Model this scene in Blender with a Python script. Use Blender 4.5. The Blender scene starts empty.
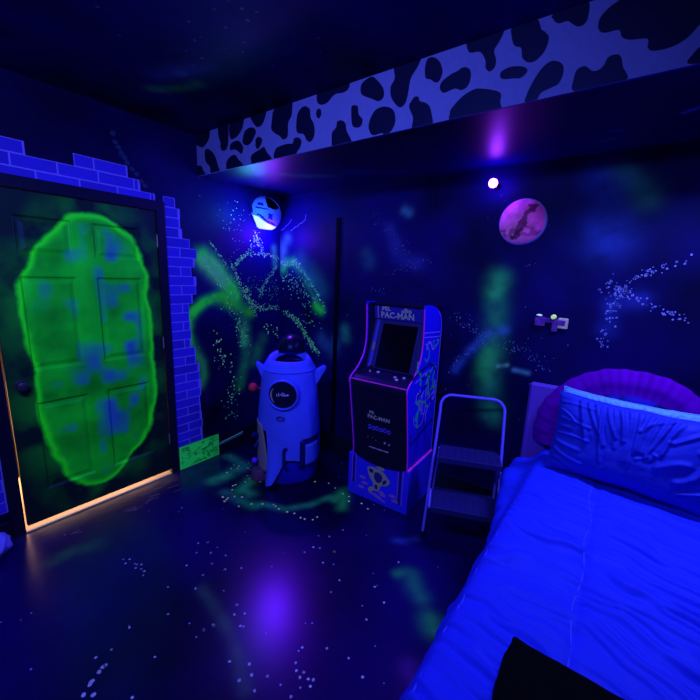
import bpy, math, random
import numpy as np
from mathutils import Vector, Matrix, Euler

scene = bpy.context.scene
C = bpy.context.collection
R = math.radians

# ------------------------------------------------------------------ camera
cam_data = bpy.data.cameras.new('camera')
cam = bpy.data.objects.new('camera', cam_data)
C.objects.link(cam)
cam_data.sensor_fit = 'HORIZONTAL'
cam_data.sensor_width = 36.0
cam_data.lens = 36.0 * 370.35 / 700.0
cam_data.clip_start = 0.02
cr_ = Vector((0.80079755, 0.59777541, 0.03725375))
cu_ = Vector((-0.14626069, 0.13486024, 0.98001047))
cf_ = Vector((-0.58080211, 0.79023875, -0.19542679))
m = Matrix((cr_, cu_, -cf_)).transposed().to_4x4()
m.translation = Vector((2.76246, -2.55482, 1.62396))
cam.matrix_world = m
scene.camera = cam

# ------------------------------------------------------------------ exposure, world, light
scene.view_settings.view_transform = 'Standard'
scene.view_settings.look = 'None'
scene.view_settings.gamma = 1.0
scene.view_settings.use_curve_mapping = False
scene.view_settings.exposure = 0.0

world = bpy.data.worlds.new('dark_room')
scene.world = world
world.use_nodes = True
world.node_tree.nodes['Background'].inputs[0].default_value = (0.25, 0.3, 1.0, 1)
world.node_tree.nodes['Background'].inputs[1].default_value = 0.012

LC = (0.42, 0.60, 1.0)          # the tint of the black-light tubes

def area(name, loc, target, sx, sy, power, col, spread=180):
    d = bpy.data.lights.new(name, 'AREA')
    d.shape = 'RECTANGLE'; d.size = sx; d.size_y = sy
    d.energy = power; d.color = col; d.spread = R(spread)
    o = bpy.data.objects.new(name, d); C.objects.link(o)
    o.location = loc
    o.rotation_euler = (Vector(target) - Vector(loc)).to_track_quat('-Z', 'Y').to_euler()
    return o

o_ = area('black_light_tube', (3.05, -0.55, 2.30), (3.05, -0.55, 0.3), 0.7, 0.10, 23.0, LC, 140)
o_.rotation_euler = (0, 0, 0)
area('black_light_tube_rear', (1.95, -2.7, 2.5), (0.6, -0.9, 0.9), 1.0, 0.12, 39.0, LC, 150)
area('hallway_lamp', (-0.75, -1.63, 0.42), (0.2, -1.63, 0.25), 1.3, 0.8, 34.0, (1.0, 0.52, 0.22))

# ------------------------------------------------------------------ materials
def lin(v):
    v = v / 255.0
    return v / 12.92 if v <= 0.04045 else ((v + 0.055) / 1.055) ** 2.4

def T(r, g, b, e=1.0):
    """paint colour that reads as r,g,b under the tubes at irradiance e"""
    return tuple(min(0.95, max(0.0, lin(c) / (l * e))) for c, l in zip((r, g, b), LC))

def mat(name, col, rough=0.6, spec=0.3, metal=0.0, emit=None, estr=0.0, noise=0.0, nscale=30.0, coat=0.0, bump=0.0):
    m = bpy.data.materials.new(name)
    m.use_nodes = True
    nt = m.node_tree
    b = nt.nodes['Principled BSDF']
    b.inputs['Base Color'].default_value = (*col, 1)
    b.inputs['Roughness'].default_value = rough
    b.inputs['Specular IOR Level'].default_value = spec
    b.inputs['Metallic'].default_value = metal
    b.inputs['Specular Tint'].default_value = (0.10, 0.12, 1.0, 1)
    b.inputs['Coat Weight'].default_value = coat
    if emit:
        b.inputs['Emission Color'].default_value = (*emit, 1)
        b.inputs['Emission Strength'].default_value = estr
    if noise or bump:
        tc = nt.nodes.new('ShaderNodeTexCoord')
        n = nt.nodes.new('ShaderNodeTexNoise')
        n.inputs['Scale'].default_value = nscale
        n.inputs['Detail'].default_value = 4
        nt.links.new(tc.outputs['Object'], n.inputs['Vector'])
    if noise:
        r = nt.nodes.new('ShaderNodeValToRGB')
        r.color_ramp.elements[0].position = 0.3
        r.color_ramp.elements[1].position = 0.7
        r.color_ramp.elements[0].color = (*[c * (1 - noise) for c in col], 1)
        r.color_ramp.elements[1].color = (*[min(1, c * (1 + noise)) for c in col], 1)
        nt.links.new(n.outputs['Fac'], r.inputs['Fac'])
        nt.links.new(r.outputs['Color'], b.inputs['Base Color'])
    if bump:
        bp = nt.nodes.new('ShaderNodeBump')
        bp.inputs['Strength'].default_value = bump
        bp.inputs['Distance'].default_value = 0.004
        nt.links.new(n.outputs['Fac'], bp.inputs['Height'])
        nt.links.new(bp.outputs['Normal'], b.inputs['Normal'])
    return m

def paint_mat(name, rough=0.6, spec=0.3, bump=0.0, nscale=60.0):
    m = mat(name, (0.5, 0.5, 0.5), rough, spec, bump=bump, nscale=nscale)
    nt = m.node_tree
    a = nt.nodes.new('ShaderNodeAttribute')
    a.attribute_name = 'paint'
    nt.links.new(a.outputs['Color'], nt.nodes['Principled BSDF'].inputs['Base Color'])
    return m

# ------------------------------------------------------------------ mesh helpers
class MB:
    def __init__(s):
        s.v = []; s.f = []; s.mi = []; s.col = None
    def add(s, vs, fs, mi=0):
        o = len(s.v)
        s.v.extend([tuple(map(float, p)) for p in vs])
        s.f.extend([tuple(i + o for i in f) for f in fs])
        s.mi.extend([mi] * len(fs))
        return s
    def box(s, x0, x1, y0, y1, z0, z1, b=0.0, mi=0):
        if b <= 0:
            vs = [(x, y, z) for x in (x0, x1) for y in (y0, y1) for z in (z0, z1)]
            return s.add(vs, [(0, 1, 3, 2), (4, 6, 7, 5), (0, 4, 5, 1), (2, 3, 7, 6), (0, 2, 6, 4), (1, 5, 7, 3)], mi)
        # chamfered box: each corner gives three vertices
        c = ((x0 + x1) / 2, (y0 + y1) / 2, (z0 + z1) / 2)
        h = ((x1 - x0) / 2, (y1 - y0) / 2, (z1 - z0) / 2)
        vs = []; idx = {}
        for sx in (-1, 1):
            for sy in (-1, 1):
                for sz in (-1, 1):
                    for a in range(3):
                        sg = (sx, sy, sz)
                        p = [c[k] + sg[k] * (h[k] if k == a else h[k] - b) for k in range(3)]
                        idx[(sx, sy, sz, a)] = len(vs); vs.append(p)
        fs = []
        for a in range(3):
            o1, o2 = (a + 1) % 3, (a + 2) % 3
            for sg in (-1, 1):
                q = []
                for (u, w) in ((-1, -1), (1, -1), (1, 1), (-1, 1)):
                    k = [0, 0, 0]; k[a] = sg; k[o1] = u; k[o2] = w
                    q.append(idx[(*k, a)])
                fs.append(q if sg > 0 else q[::-1])
        for a in range(3):
            o1, o2 = (a + 1) % 3, (a + 2) % 3
            for s1 in (-1, 1):
                for s2 in (-1, 1):
                    k0 = [0, 0, 0]; k0[o1] = s1; k0[o2] = s2; k1 = list(k0); k0[a] = -1; k1[a] = 1
                    fs.append((idx[(*k0, o1)], idx[(*k0, o2)], idx[(*k1, o2)], idx[(*k1, o1)]))
        for sx in (-1, 1):
            for sy in (-1, 1):
                for sz in (-1, 1):
                    fs.append([idx[(sx, sy, sz, a)] for a in range(3)])
        return s.add(vs, fs, mi)
    def tube(s, pts, r, n=10, closed=False, mi=0, cap=True):
        pts = [Vector(p) for p in pts]
        rs = r if isinstance(r, (list, tuple)) else [r] * len(pts)
        N = len(pts); vs = []; up = None
        for i, p in enumerate(pts):
            if closed: t = pts[(i + 1) % N] - pts[i - 1]
            else: t = pts[min(i + 1, N - 1)] - pts[max(i - 1, 0)]
            t.normalize()
            if up is None:
                up = Vector((0, 0, 1)) if abs(t.z) < 0.9 else Vector((1, 0, 0))
            x = t.cross(up)
            if x.length < 1e-6: x = t.orthogonal()
            x.normalize(); y = x.cross(t).normalized(); up = y
            for k in range(n):
                a = 2 * math.pi * k / n
                vs.append(p + (x * math.cos(a) + y * math.sin(a)) * rs[i])
        fs = []
        for i in range(N if closed else N - 1):
            j = (i + 1) % N
            for k in range(n):
                l = (k + 1) % n
                fs.append((i * n + k, i * n + l, j * n + l, j * n + k))
        if cap and not closed:
            fs.append(list(range(n))[::-1]); fs.append([(N - 1) * n + k for k in range(n)])
        return s.add(vs, fs, mi)
    def lathe(s, prof, n=48, M=None, mi=0, cap=(True, True)):
        vs = []
        for r, z in prof:
            for k in range(n):
                a = 2 * math.pi * k / n
                vs.append(Vector((r * math.cos(a), r * math.sin(a), z)))
        if M is not None: vs = [M @ p for p in vs]
        fs = []
        for i in range(len(prof) - 1):
            for k in range(n):
                l = (k + 1) % n
                fs.append((i * n + k, i * n + l, (i + 1) * n + l, (i + 1) * n + k))
        if cap[0]: fs.append(list(range(n))[::-1])
        if cap[1]: fs.append([(len(prof) - 1) * n + k for k in range(n)])
        return s.add(vs, fs, mi)
    def prism(s, poly, d0, d1, axes=(0, 1, 2), mi=0):
        """extrude polygon given in axes[0],axes[1] along axes[2]"""
        vs = []
        for d in (d0, d1):
            for a, b in poly:
                p = [0, 0, 0]; p[axes[0]] = a; p[axes[1]] = b; p[axes[2]] = d
                vs.append(p)
        n = len(poly)
        fs = [list(range(n))[::-1], [n + k for k in range(n)]]
        for k in range(n):
            l = (k + 1) % n
            fs.append((k, l, n + l, n + k))
        return s.add(vs, fs, mi)
    def build(s, name, mats, parent=None, smooth=False, sharp=40):
        me = bpy.data.meshes.new(name)
        me.from_pydata(s.v, [], s.f)
        if not isinstance(mats, (list, tuple)): mats = [mats]
        for q in mats: me.materials.append(q)
        me.polygons.foreach_set('material_index', s.mi)
        me.update()
        bm_fix(me, smooth, sharp)
        if s.col is not None:
            at = me.color_attributes.new('paint', 'FLOAT_COLOR', 'POINT')
            cc = np.ones((len(s.v), 4), np.float32); cc[:, :3] = np.array(s.col, np.float32)
            at.data.foreach_set('color', cc.ravel())
        o = bpy.data.objects.new(name, me)
        C.objects.link(o)
        if parent: o.parent = parent
        return o

import bmesh
def bm_fix(me, smooth, sharp):
    if len(me.polygons) < 20000:
        bm = bmesh.new(); bm.from_mesh(me)
        bmesh.ops.recalc_face_normals(bm, faces=bm.faces)
        if smooth:
            for f in bm.faces: f.smooth = True
            for e in bm.edges:
                if len(e.link_faces) == 2 and e.calc_face_angle(0) > R(sharp): e.smooth = False
        bm.to_mesh(me); bm.free()
    elif smooth:
        me.polygons.foreach_set('use_smooth', [True] * len(me.polygons))
    me.update()

def empty(name, loc=(0, 0, 0), rz=0.0):
    o = bpy.data.objects.new(name, None)
    o.empty_display_size = 0.1
    o.location = loc; o.rotation_euler = (0, 0, rz)
    C.objects.link(o)
    return o

def tag(o, label, cat, group=None):
    o['label'] = label; o['category'] = cat
    if group: o['group'] = group
    return o

def struct(o):
    o['kind'] = 'structure'
    return o

def catmull(pts, n=8, closed=False):
    P = [np.array(p, float) for p in pts]; N = len(P); out = []
    for i in range(N if closed else N - 1):
        if closed: a, b, c, d = P[i - 1], P[i], P[(i + 1) % N], P[(i + 2) % N]
        else: a, b, c, d = P[max(i - 1, 0)], P[i], P[i + 1], P[min(i + 2, N - 1)]
        for k in range(n):
            t = k / n
            out.append(0.5 * (2 * b + (c - a) * t + (2 * a - 5 * b + 4 * c - d) * t * t + (3 * b - a - 3 * c + d) * t ** 3))
    if not closed: out.append(P[-1])
    return [tuple(p) for p in out]

def text_mesh(body, size, offset=0.0):
    cu = bpy.data.curves.new('lettering', 'FONT')
    cu.body = body; cu.size = size; cu.align_x = 'CENTER'; cu.align_y = 'CENTER'
    cu.offset = offset; cu.resolution_u = 3; cu.extrude = 0.0008
    o = bpy.data.objects.new('lettering', cu)
    C.objects.link(o)
    dg = bpy.context.evaluated_depsgraph_get(); dg.update()
    me = bpy.data.meshes.new_from_object(o.evaluated_get(dg))
    bpy.data.objects.remove(o); bpy.data.curves.remove(cu)
    return me

def text(name, body, size, M, m, parent, offset=0.0):
    me = text_mesh(body, size, offset)
    me.transform(M)
    me.materials.clear(); me.materials.append(m)
    o = bpy.data.objects.new(name, me); C.objects.link(o)
    o.parent = parent
    return o

# ------------------------------------------------------------------ noise and painted surfaces
rng = np.random.default_rng(7)
_tab = rng.random((256, 256))
def vnoise(x, y):
    x = np.asarray(x, float); y = np.asarray(y, float)
    xi = np.floor(x).astype(int); yi = np.floor(y).astype(int)
    fx = x - xi; fy = y - yi
    fx = fx * fx * (3 - 2 * fx); fy = fy * fy * (3 - 2 * fy)
    g = lambda i, j: _tab[i & 255, j & 255]
    return (g(xi, yi) * (1 - fx) + g(xi + 1, yi) * fx) * (1 - fy) + (g(xi, yi + 1) * (1 - fx) + g(xi + 1, yi + 1) * fx) * fy
def fbm(x, y, o=4):
    s = 0; a = 0.5; t = 0
    for k in range(o):
        s = s + a * vnoise(x * 2 ** k + 17 * k, y * 2 ** k + 5 * k); t += a; a *= 0.5
    return s / t
def seg_dist(x, y, pts):
    d = np.full(x.shape, 1e9)
    P = np.array(pts, float)
    for a, b in zip(P[:-1], P[1:]):
        ab = b - a; L2 = max(ab @ ab, 1e-12)
        t = np.clip(((x - a[0]) * ab[0] + (y - a[1]) * ab[1]) / L2, 0, 1)
        d = np.minimum(d, np.hypot(x - a[0] - t * ab[0], y - a[1] - t * ab[1]))
    return d
def in_poly(x, y, pts):
    r = np.zeros(x.shape, bool); n = len(pts)
    for i in range(n):
        (x1, y1), (x2, y2) = pts[i], pts[(i + 1) % n]
        if y1 == y2: continue
        r ^= ((y1 > y) != (y2 > y)) & (x < (x2 - x1) * (y - y1) / (y2 - y1) + x1)
    return r
def glow_paint(x, y, rows, col, gain=1.0):
    for pts, w, c, k in rows:
        d = seg_dist(x, y, pts)
        a = np.clip(np.exp(-(d / w) ** 2) * k * gain, 0, 1) * np.clip(0.15 + 1.35 * fbm(x * 13 + 3, y * 13 + 8, 5), 0, 1)
        a = np.clip(a, 0, 1)[:, None]
        col = col * (1 - a) + np.array(c) * a
    return col

class Painted:
    """a wall or floor carrying its mural as paint colours, a grid plus flecks and bricks a hair proud of it"""
    def __init__(s, place, normal):
        s.place = place; s.n = normal; s.mb = MB(); s.cols = []
    def grid(s, a0, a1, b0, b1, step, fn, hole=None):
        na = int(round((a1 - a0) / step)) + 1; nb = int(round((b1 - b0) / step)) + 1
        A, B = np.meshgrid(np.linspace(a0, a1, na), np.linspace(b0, b1, nb), indexing='ij')
        a = A.ravel(); b = B.ravel()
        s.cols.append(fn(a, b))
        vs = [s.place(p, q, 0.0) for p, q in zip(a, b)]
        fs = []
        for i in range(na - 1):
            for j in range(nb - 1):
                k = i * nb + j
                if hole:
                    ca = (a[k] + a[k + nb]) / 2; cb = (b[k] + b[k + 1]) / 2
                    if hole[0] < ca < hole[1] and hole[2] < cb < hole[3]: continue
                fs.append((k, k + nb, k + nb + 1, k + 1))
        s.mb.add(vs, fs)
    def poly(s, pts, h, c):
        vs = [s.place(p, q, h) for p, q in pts]
        s.mb.add(vs, [list(range(len(pts)))])
        s.cols.append(np.tile(np.array(c, float), (len(pts), 1)))
    def dot(s, a, b, r, c, h=0.0008):
        k = rng.uniform(0.75, 1.3, 6) * r
        s.poly([(a + k[i] * math.cos(i * 1.0472), b + k[i] * math.sin(i * 1.0472)) for i in range(6)], h, c)
    def stroke(s, pts, w, c, h=0.0008):
        P = [np.array(p, float) for p in pts]
        for a, b in zip(P[:-1], P[1:]):
            d = b - a; d = d / max(np.linalg.norm(d), 1e-9); nn = np.array((-d[1], d[0])) * w / 2
            s.poly([a - nn, b - nn, b + nn, a + nn], h, c)
    def trail(s, pts, spread, n, r, c, inside=None):
        P = np.array(catmull(pts, 6))
        for k in range(n):
            t = rng.uniform(0, len(P) - 1.001); i = int(t)
            p = P[i] + (P[i + 1] - P[i]) * (t - i) + rng.normal(0, spread * 0.55, 2)
            if inside and not inside(*p): continue
            s.dot(p[0], p[1], r * rng.uniform(0.5, 1.35), np.array(c) * rng.uniform(0.45, 1.25))
    def build(s, name, m):
        s.mb.col = np.clip(np.concatenate(s.cols), 0, 0.95)
        o = s.mb.build(name, m)
        return struct(o)

# ------------------------------------------------------------------ mural layouts and painted reflections, in wall and floor metres
SPOTS = [[(-0.103,2.621), (-0.039,2.565), (0.026,2.535), (0.072,2.518), (0.118,2.530), (0.166,2.565), (0.178,2.625), (0.181,2.666), (-0.098,2.680)],
[(-0.131,2.525), (-0.063,2.514), (-0.059,2.433), (-0.003,2.405), (0.053,2.392), (0.079,2.354), (0.095,2.322), (-0.148,2.330)],
[(0.107,2.488), (0.144,2.497), (0.195,2.470), (0.237,2.426), (0.260,2.370), (0.280,2.320), (0.178,2.322), (0.163,2.373), (0.111,2.419)],
[(0.285,2.624), (0.282,2.555), (0.301,2.515), (0.300,2.478), (0.332,2.454), (0.374,2.466), (0.392,2.518), (0.397,2.616), (0.389,2.635)],
[(0.417,2.621), (0.409,2.533), (0.440,2.512), (0.495,2.523), (0.542,2.558), (0.566,2.610), (0.574,2.630)],
[(0.624,2.615), (0.666,2.561), (0.701,2.538), (0.749,2.550), (0.784,2.608), (0.784,2.632), (0.625,2.641)],
[(0.548,2.492), (0.571,2.536), (0.623,2.550), (0.673,2.534), (0.679,2.504), (0.635,2.460), (0.591,2.448), (0.554,2.464)],
[(0.414,2.446), (0.410,2.479), (0.455,2.494), (0.502,2.491), (0.543,2.457), (0.549,2.430), (0.530,2.406), (0.492,2.430), (0.453,2.445)],
[(0.361,2.357), (0.370,2.383), (0.420,2.409), (0.468,2.406), (0.498,2.375), (0.543,2.332), (0.464,2.306), (0.368,2.328)],
[(0.678,2.444), (0.681,2.469), (0.707,2.480), (0.741,2.463), (0.734,2.435), (0.703,2.410), (0.681,2.422)],
[(0.633,2.347), (0.631,2.374), (0.663,2.391), (0.720,2.404), (0.761,2.412), (0.788,2.376), (0.822,2.346), (0.835,2.319), (0.801,2.307), (0.647,2.319)],
[(0.863,2.613), (0.835,2.546), (0.831,2.503), (0.866,2.471), (0.904,2.451), (0.935,2.427), (0.975,2.439), (0.979,2.509), (1.007,2.546), (1.014,2.609), (1.006,2.633)],
[(0.850,2.337), (0.866,2.379), (0.904,2.393), (0.979,2.395), (1.016,2.390), (1.030,2.416), (1.066,2.414), (1.090,2.392), (1.081,2.360), (1.053,2.336), (1.046,2.314), (0.958,2.323), (0.865,2.331)],
[(1.051,2.449), (1.053,2.532), (1.084,2.566), (1.118,2.570), (1.152,2.548), (1.160,2.506), (1.187,2.461), (1.192,2.406), (1.163,2.375), (1.131,2.391), (1.107,2.425)],
[(1.203,2.515), (1.211,2.534), (1.234,2.531), (1.241,2.503), (1.225,2.486), (1.208,2.497)],
[(1.205,2.611), (1.210,2.571), (1.242,2.551), (1.286,2.554), (1.333,2.581), (1.398,2.577), (1.431,2.592), (1.436,2.623), (1.429,2.644), (1.208,2.649)],
[(1.321,2.375), (1.328,2.400), (1.352,2.417), (1.357,2.442), (1.386,2.445), (1.416,2.422), (1.424,2.387), (1.452,2.344), (1.456,2.314), (1.338,2.311)],
[(1.451,2.490), (1.469,2.500), (1.492,2.489), (1.500,2.451), (1.526,2.422), (1.519,2.395), (1.492,2.389), (1.460,2.410)],
[(1.507,2.578), (1.524,2.597), (1.571,2.607), (1.603,2.586), (1.644,2.538), (1.648,2.498), (1.619,2.486), (1.577,2.507), (1.533,2.528), (1.511,2.545)],
[(1.566,2.387), (1.585,2.431), (1.614,2.453), (1.665,2.452), (1.711,2.425), (1.724,2.373), (1.702,2.334), (1.663,2.324), (1.652,2.335), (1.601,2.334), (1.579,2.348)],
[(1.709,2.631), (1.708,2.565), (1.688,2.536), (1.691,2.494), (1.713,2.459), (1.746,2.431), (1.775,2.445), (1.786,2.487), (1.795,2.543), (1.824,2.579), (1.843,2.612), (1.844,2.643)],
[(1.796,2.423), (1.807,2.446), (1.824,2.460), (1.843,2.454), (1.851,2.436), (1.889,2.417), (1.911,2.384), (1.920,2.314), (1.823,2.309), (1.821,2.369)],
[(1.867,2.578), (1.878,2.603), (1.907,2.600), (1.938,2.573), (1.954,2.531), (1.941,2.497), (1.920,2.497), (1.898,2.514), (1.876,2.523), (1.868,2.543)],
[(1.947,2.475), (1.958,2.493), (1.996,2.510), (2.027,2.516), (2.049,2.523), (2.077,2.510), (2.087,2.478), (2.076,2.444), (2.050,2.435), (2.018,2.448), (1.970,2.443), (1.951,2.458)],
[(2.005,2.354), (2.013,2.373), (2.053,2.406), (2.097,2.423), (2.134,2.421), (2.215,2.389), (2.222,2.349), (2.229,2.322), (2.180,2.319), (2.019,2.317)],
[(2.027,2.698), (2.039,2.681), (2.048,2.631), (2.069,2.575), (2.117,2.562), (2.143,2.524), (2.147,2.495), (2.165,2.477), (2.185,2.488), (2.187,2.516), (2.175,2.550), (2.192,2.576), (2.206,2.605), (2.206,2.629), (2.146,2.654)],
[(2.241,2.615), (2.241,2.577), (2.255,2.545), (2.281,2.529), (2.290,2.493), (2.315,2.470), (2.343,2.470), (2.370,2.495), (2.379,2.533), (2.365,2.557), (2.348,2.573), (2.340,2.593), (2.322,2.613)],
[(2.210,2.450), (2.215,2.464), (2.244,2.472), (2.287,2.464), (2.311,2.450), (2.313,2.436), (2.292,2.422), (2.263,2.427), (2.222,2.435)],
[(2.320,2.328), (2.323,2.355), (2.340,2.396), (2.366,2.435), (2.393,2.451), (2.417,2.447), (2.440,2.427), (2.444,2.397), (2.433,2.368), (2.411,2.360), (2.382,2.353), (2.371,2.344), (2.358,2.326)],
[(2.383,2.610), (2.387,2.592), (2.406,2.574), (2.435,2.572), (2.453,2.557), (2.474,2.542), (2.493,2.545), (2.501,2.564), (2.495,2.614), (2.443,2.631)],
[(2.490,2.329), (2.482,2.367), (2.489,2.399), (2.512,2.405), (2.528,2.393), (2.538,2.383), (2.556,2.380), (2.573,2.392), (2.581,2.413), (2.603,2.417), (2.620,2.405), (2.631,2.371), (2.643,2.350), (2.647,2.329), (2.591,2.325)],
[(2.596,2.589), (2.564,2.573), (2.540,2.549), (2.537,2.522), (2.547,2.503), (2.567,2.495), (2.601,2.492), (2.614,2.467), (2.637,2.452), (2.687,2.440), (2.692,2.413), (2.710,2.398), (2.754,2.396), (2.789,2.409), (2.811,2.434), (2.829,2.459), (2.846,2.532), (2.650,2.635)],
[(2.807,2.334), (2.815,2.360), (2.830,2.376), (2.855,2.380), (2.881,2.326)]]
GLOW_L = [([(-0.822, 1.73), (-0.744, 1.663), (-0.653, 1.577), (-0.577, 1.485), (-0.538, 1.416)], 0.055, (0.02, 0.9, 0.06), 1.0), ([(-0.797, 1.692), (-0.727, 1.632), (-0.654, 1.552)], 0.07, (0.1, 0.4, 0.25), 0.5), ([(-0.537, 1.468), (-0.619, 1.426), (-0.736, 1.403), (-0.838, 1.365), (-0.919, 1.305), (-0.966, 1.228), (-0.987, 1.142), (-0.966, 1.058)], 0.035, (0.02, 0.8, 0.04), 0.85), ([(-0.966, 1.058), (-0.918, 0.961), (-0.869, 0.869), (-0.855, 0.763), (-0.896, 0.684)], 0.04, (0.03, 0.4, 0.1), 0.4), ([(-0.559, 1.399), (-0.479, 1.273), (-0.417, 1.105), (-0.41, 0.916), (-0.459, 0.715), (-0.496, 0.597)], 0.05, (0.03, 0.42, 0.12), 0.33), ([(-0.45, 1.108), (-0.442, 0.968)], 0.03, (0.04, 0.6, 0.15), 0.4), ([(-0.319, 0.807), (-0.281, 0.899), (-0.231, 0.99)], 0.06, (0.03, 0.4, 0.1), 0.25), ([(-0.66, 1.385), (-0.53, 1.337), (-0.369, 1.267)], 0.05, (0.02, 0.6, 0.02), 0.5), ([(-0.064, 1.702), (-0.076, 1.859)], 0.03, (0.03, 0.4, 0.25), 0.4)]
GLOW_B = [([(0.042, 1.658), (0.083, 1.725), (0.178, 1.735)], 0.04, (0.02, 0.7, 0.1), 0.7), ([(0.191, 1.717), (0.296, 1.645), (0.412, 1.549)], 0.04, (0.03, 0.45, 0.3), 0.45), ([(0.349, 1.537), (0.427, 1.45), (0.49, 1.363), (0.541, 1.294)], 0.025, (0.03, 0.4, 0.2), 0.35), ([(0.478, 1.353), (0.503, 1.327), (0.54, 1.312)], 0.04, (0.02, 0.8, 0.03), 0.8), ([(0.042, 1.734), (0.055, 1.892), (0.096, 1.937)], 0.05, (0.05, 0.3, 0.4), 0.5), ([(0.269, 1.736), (0.448, 1.595), (0.523, 1.491)], 0.09, (0.02, 0.2, 0.3), 0.35), ([(0.56, 1.038), (0.671, 0.96), (0.704, 1.011)], 0.07, (0.03, 0.12, 0.4), 0.4), ([(0.822, 1.161), (0.836, 1.092)], 0.05, (0.03, 0.35, 0.3), 0.35), ([(2.087, 1.649), (2.068, 1.597), (2.047, 1.557)], 0.05, (0.03, 0.5, 0.16), 0.4), ([(2.057, 1.635), (2.073, 1.44), (2.082, 1.239), (2.075, 1.065), (2.08, 0.889), (2.126, 0.718)], 0.07, (0.03, 0.42, 0.2), 0.28), ([(2.065, 1.154), (2.044, 1.095), (2.04, 1.009)], 0.06, (0.03, 0.5, 0.12), 0.3), ([(1.835, 0.986), (1.928, 1.148), (2.05, 1.29), (2.144, 1.314)], 0.03, (0.05, 0.1, 0.8), 0.3), ([(2.127, 1.068), (2.183, 1.084)], 0.012, (0.2, 0.5, 0.6), 0.4), ([(2.23, 1.059), (2.316, 1.054)], 0.014, (0.1, 0.3, 0.8), 0.4), ([(2.583, 1.917), (2.626, 1.873)], 0.12, (0.02, 0.04, 0.55), 0.38), ([(2.54, 2.219), (2.607, 2.135)], 0.09, (0.02, 0.04, 0.5), 0.35), ([(2.624, 2.259), (2.686, 2.187), (2.768, 2.09)], 0.06, (0.03, 0.2, 0.16), 0.3), ([(2.816, 1.556), (2.696, 1.52), (2.688, 1.378)], 0.05, (0.02, 0.03, 0.5), 0.3), ([(1.342, 2.12), (1.376, 2.104)], 0.035, (0.05, 0.2, 0.5), 0.5), ([(1.009, 1.797), (1.042, 1.742)], 0.06, (0.02, 0.12, 0.3), 0.3), ([(1.222, 1.983), (1.326, 1.759), (1.496, 1.724)], 0.06, (0.04, 0.05, 0.5), 0.25)]
TRAIL_L = [([(-0.763, 1.858), (-0.72, 1.815), (-0.675, 1.755), (-0.61, 1.686)], 0.008, 26, 0.003, (0.35, 0.7, 0.4)), ([(-0.831, 1.722), (-0.781, 1.646), (-0.711, 1.551), (-0.637, 1.485), (-0.558, 1.434)], 0.01, 34, 0.004, (0.35, 0.7, 0.4)), ([(-0.289, 1.946), (-0.347, 1.837), (-0.435, 1.754), (-0.51, 1.69), (-0.562, 1.654)], 0.02, 60, 0.004, (0.25, 0.65, 0.45)), ([(-0.3, 1.963), (-0.267, 1.896), (-0.222, 1.83)], 0.04, 40, 0.004, (0.3, 0.6, 0.7)), ([(-0.488, 1.725), (-0.359, 1.785), (-0.222, 1.794), (-0.101, 1.784), (-0.013, 1.752)], 0.022, 60, 0.004, (0.3, 0.7, 0.45)), ([(-0.551, 1.672), (-0.493, 1.554), (-0.431, 1.449), (-0.367, 1.358), (-0.3, 1.235)], 0.03, 90, 0.004, (0.4, 0.75, 0.4)), ([(-0.262, 1.411), (-0.201, 1.512), (-0.127, 1.606), (-0.026, 1.694)], 0.018, 50, 0.004, (0.3, 0.75, 0.45)), ([(-0.43, 1.485), (-0.344, 1.358), (-0.252, 1.298), (-0.129, 1.293), (-0.013, 1.278)], 0.025, 80, 0.004, (0.45, 0.75, 0.4)), ([(-0.687, 1.698), (-0.473, 1.511), (-0.226, 1.466), (-0.013, 1.464)], 0.1, 120, 0.003, (0.3, 0.5, 0.5)), ([(-0.63, 1.384), (-0.482, 1.156), (-0.431, 0.966)], 0.07, 70, 0.004, (0.4, 0.65, 0.4)), ([(-0.729, 1.091), (-0.648, 0.859), (-0.55, 0.609), (-0.608, 0.48)], 0.07, 45, 0.005, (0.55, 0.65, 0.35)), ([(-0.193, 1.132), (-0.105, 1.076), (-0.013, 1.016)], 0.06, 16, 0.006, (0.6, 0.7, 0.35)), ([(-0.731, 0.511), (-0.612, 0.337), (-0.504, 0.256)], 0.08, 12, 0.004, (0.4, 0.5, 0.5)), ([(-0.456, 2.183), (-0.541, 2.009), (-0.464, 1.853)], 0.1, 24, 0.003, (0.2, 0.25, 0.8))]
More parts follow.
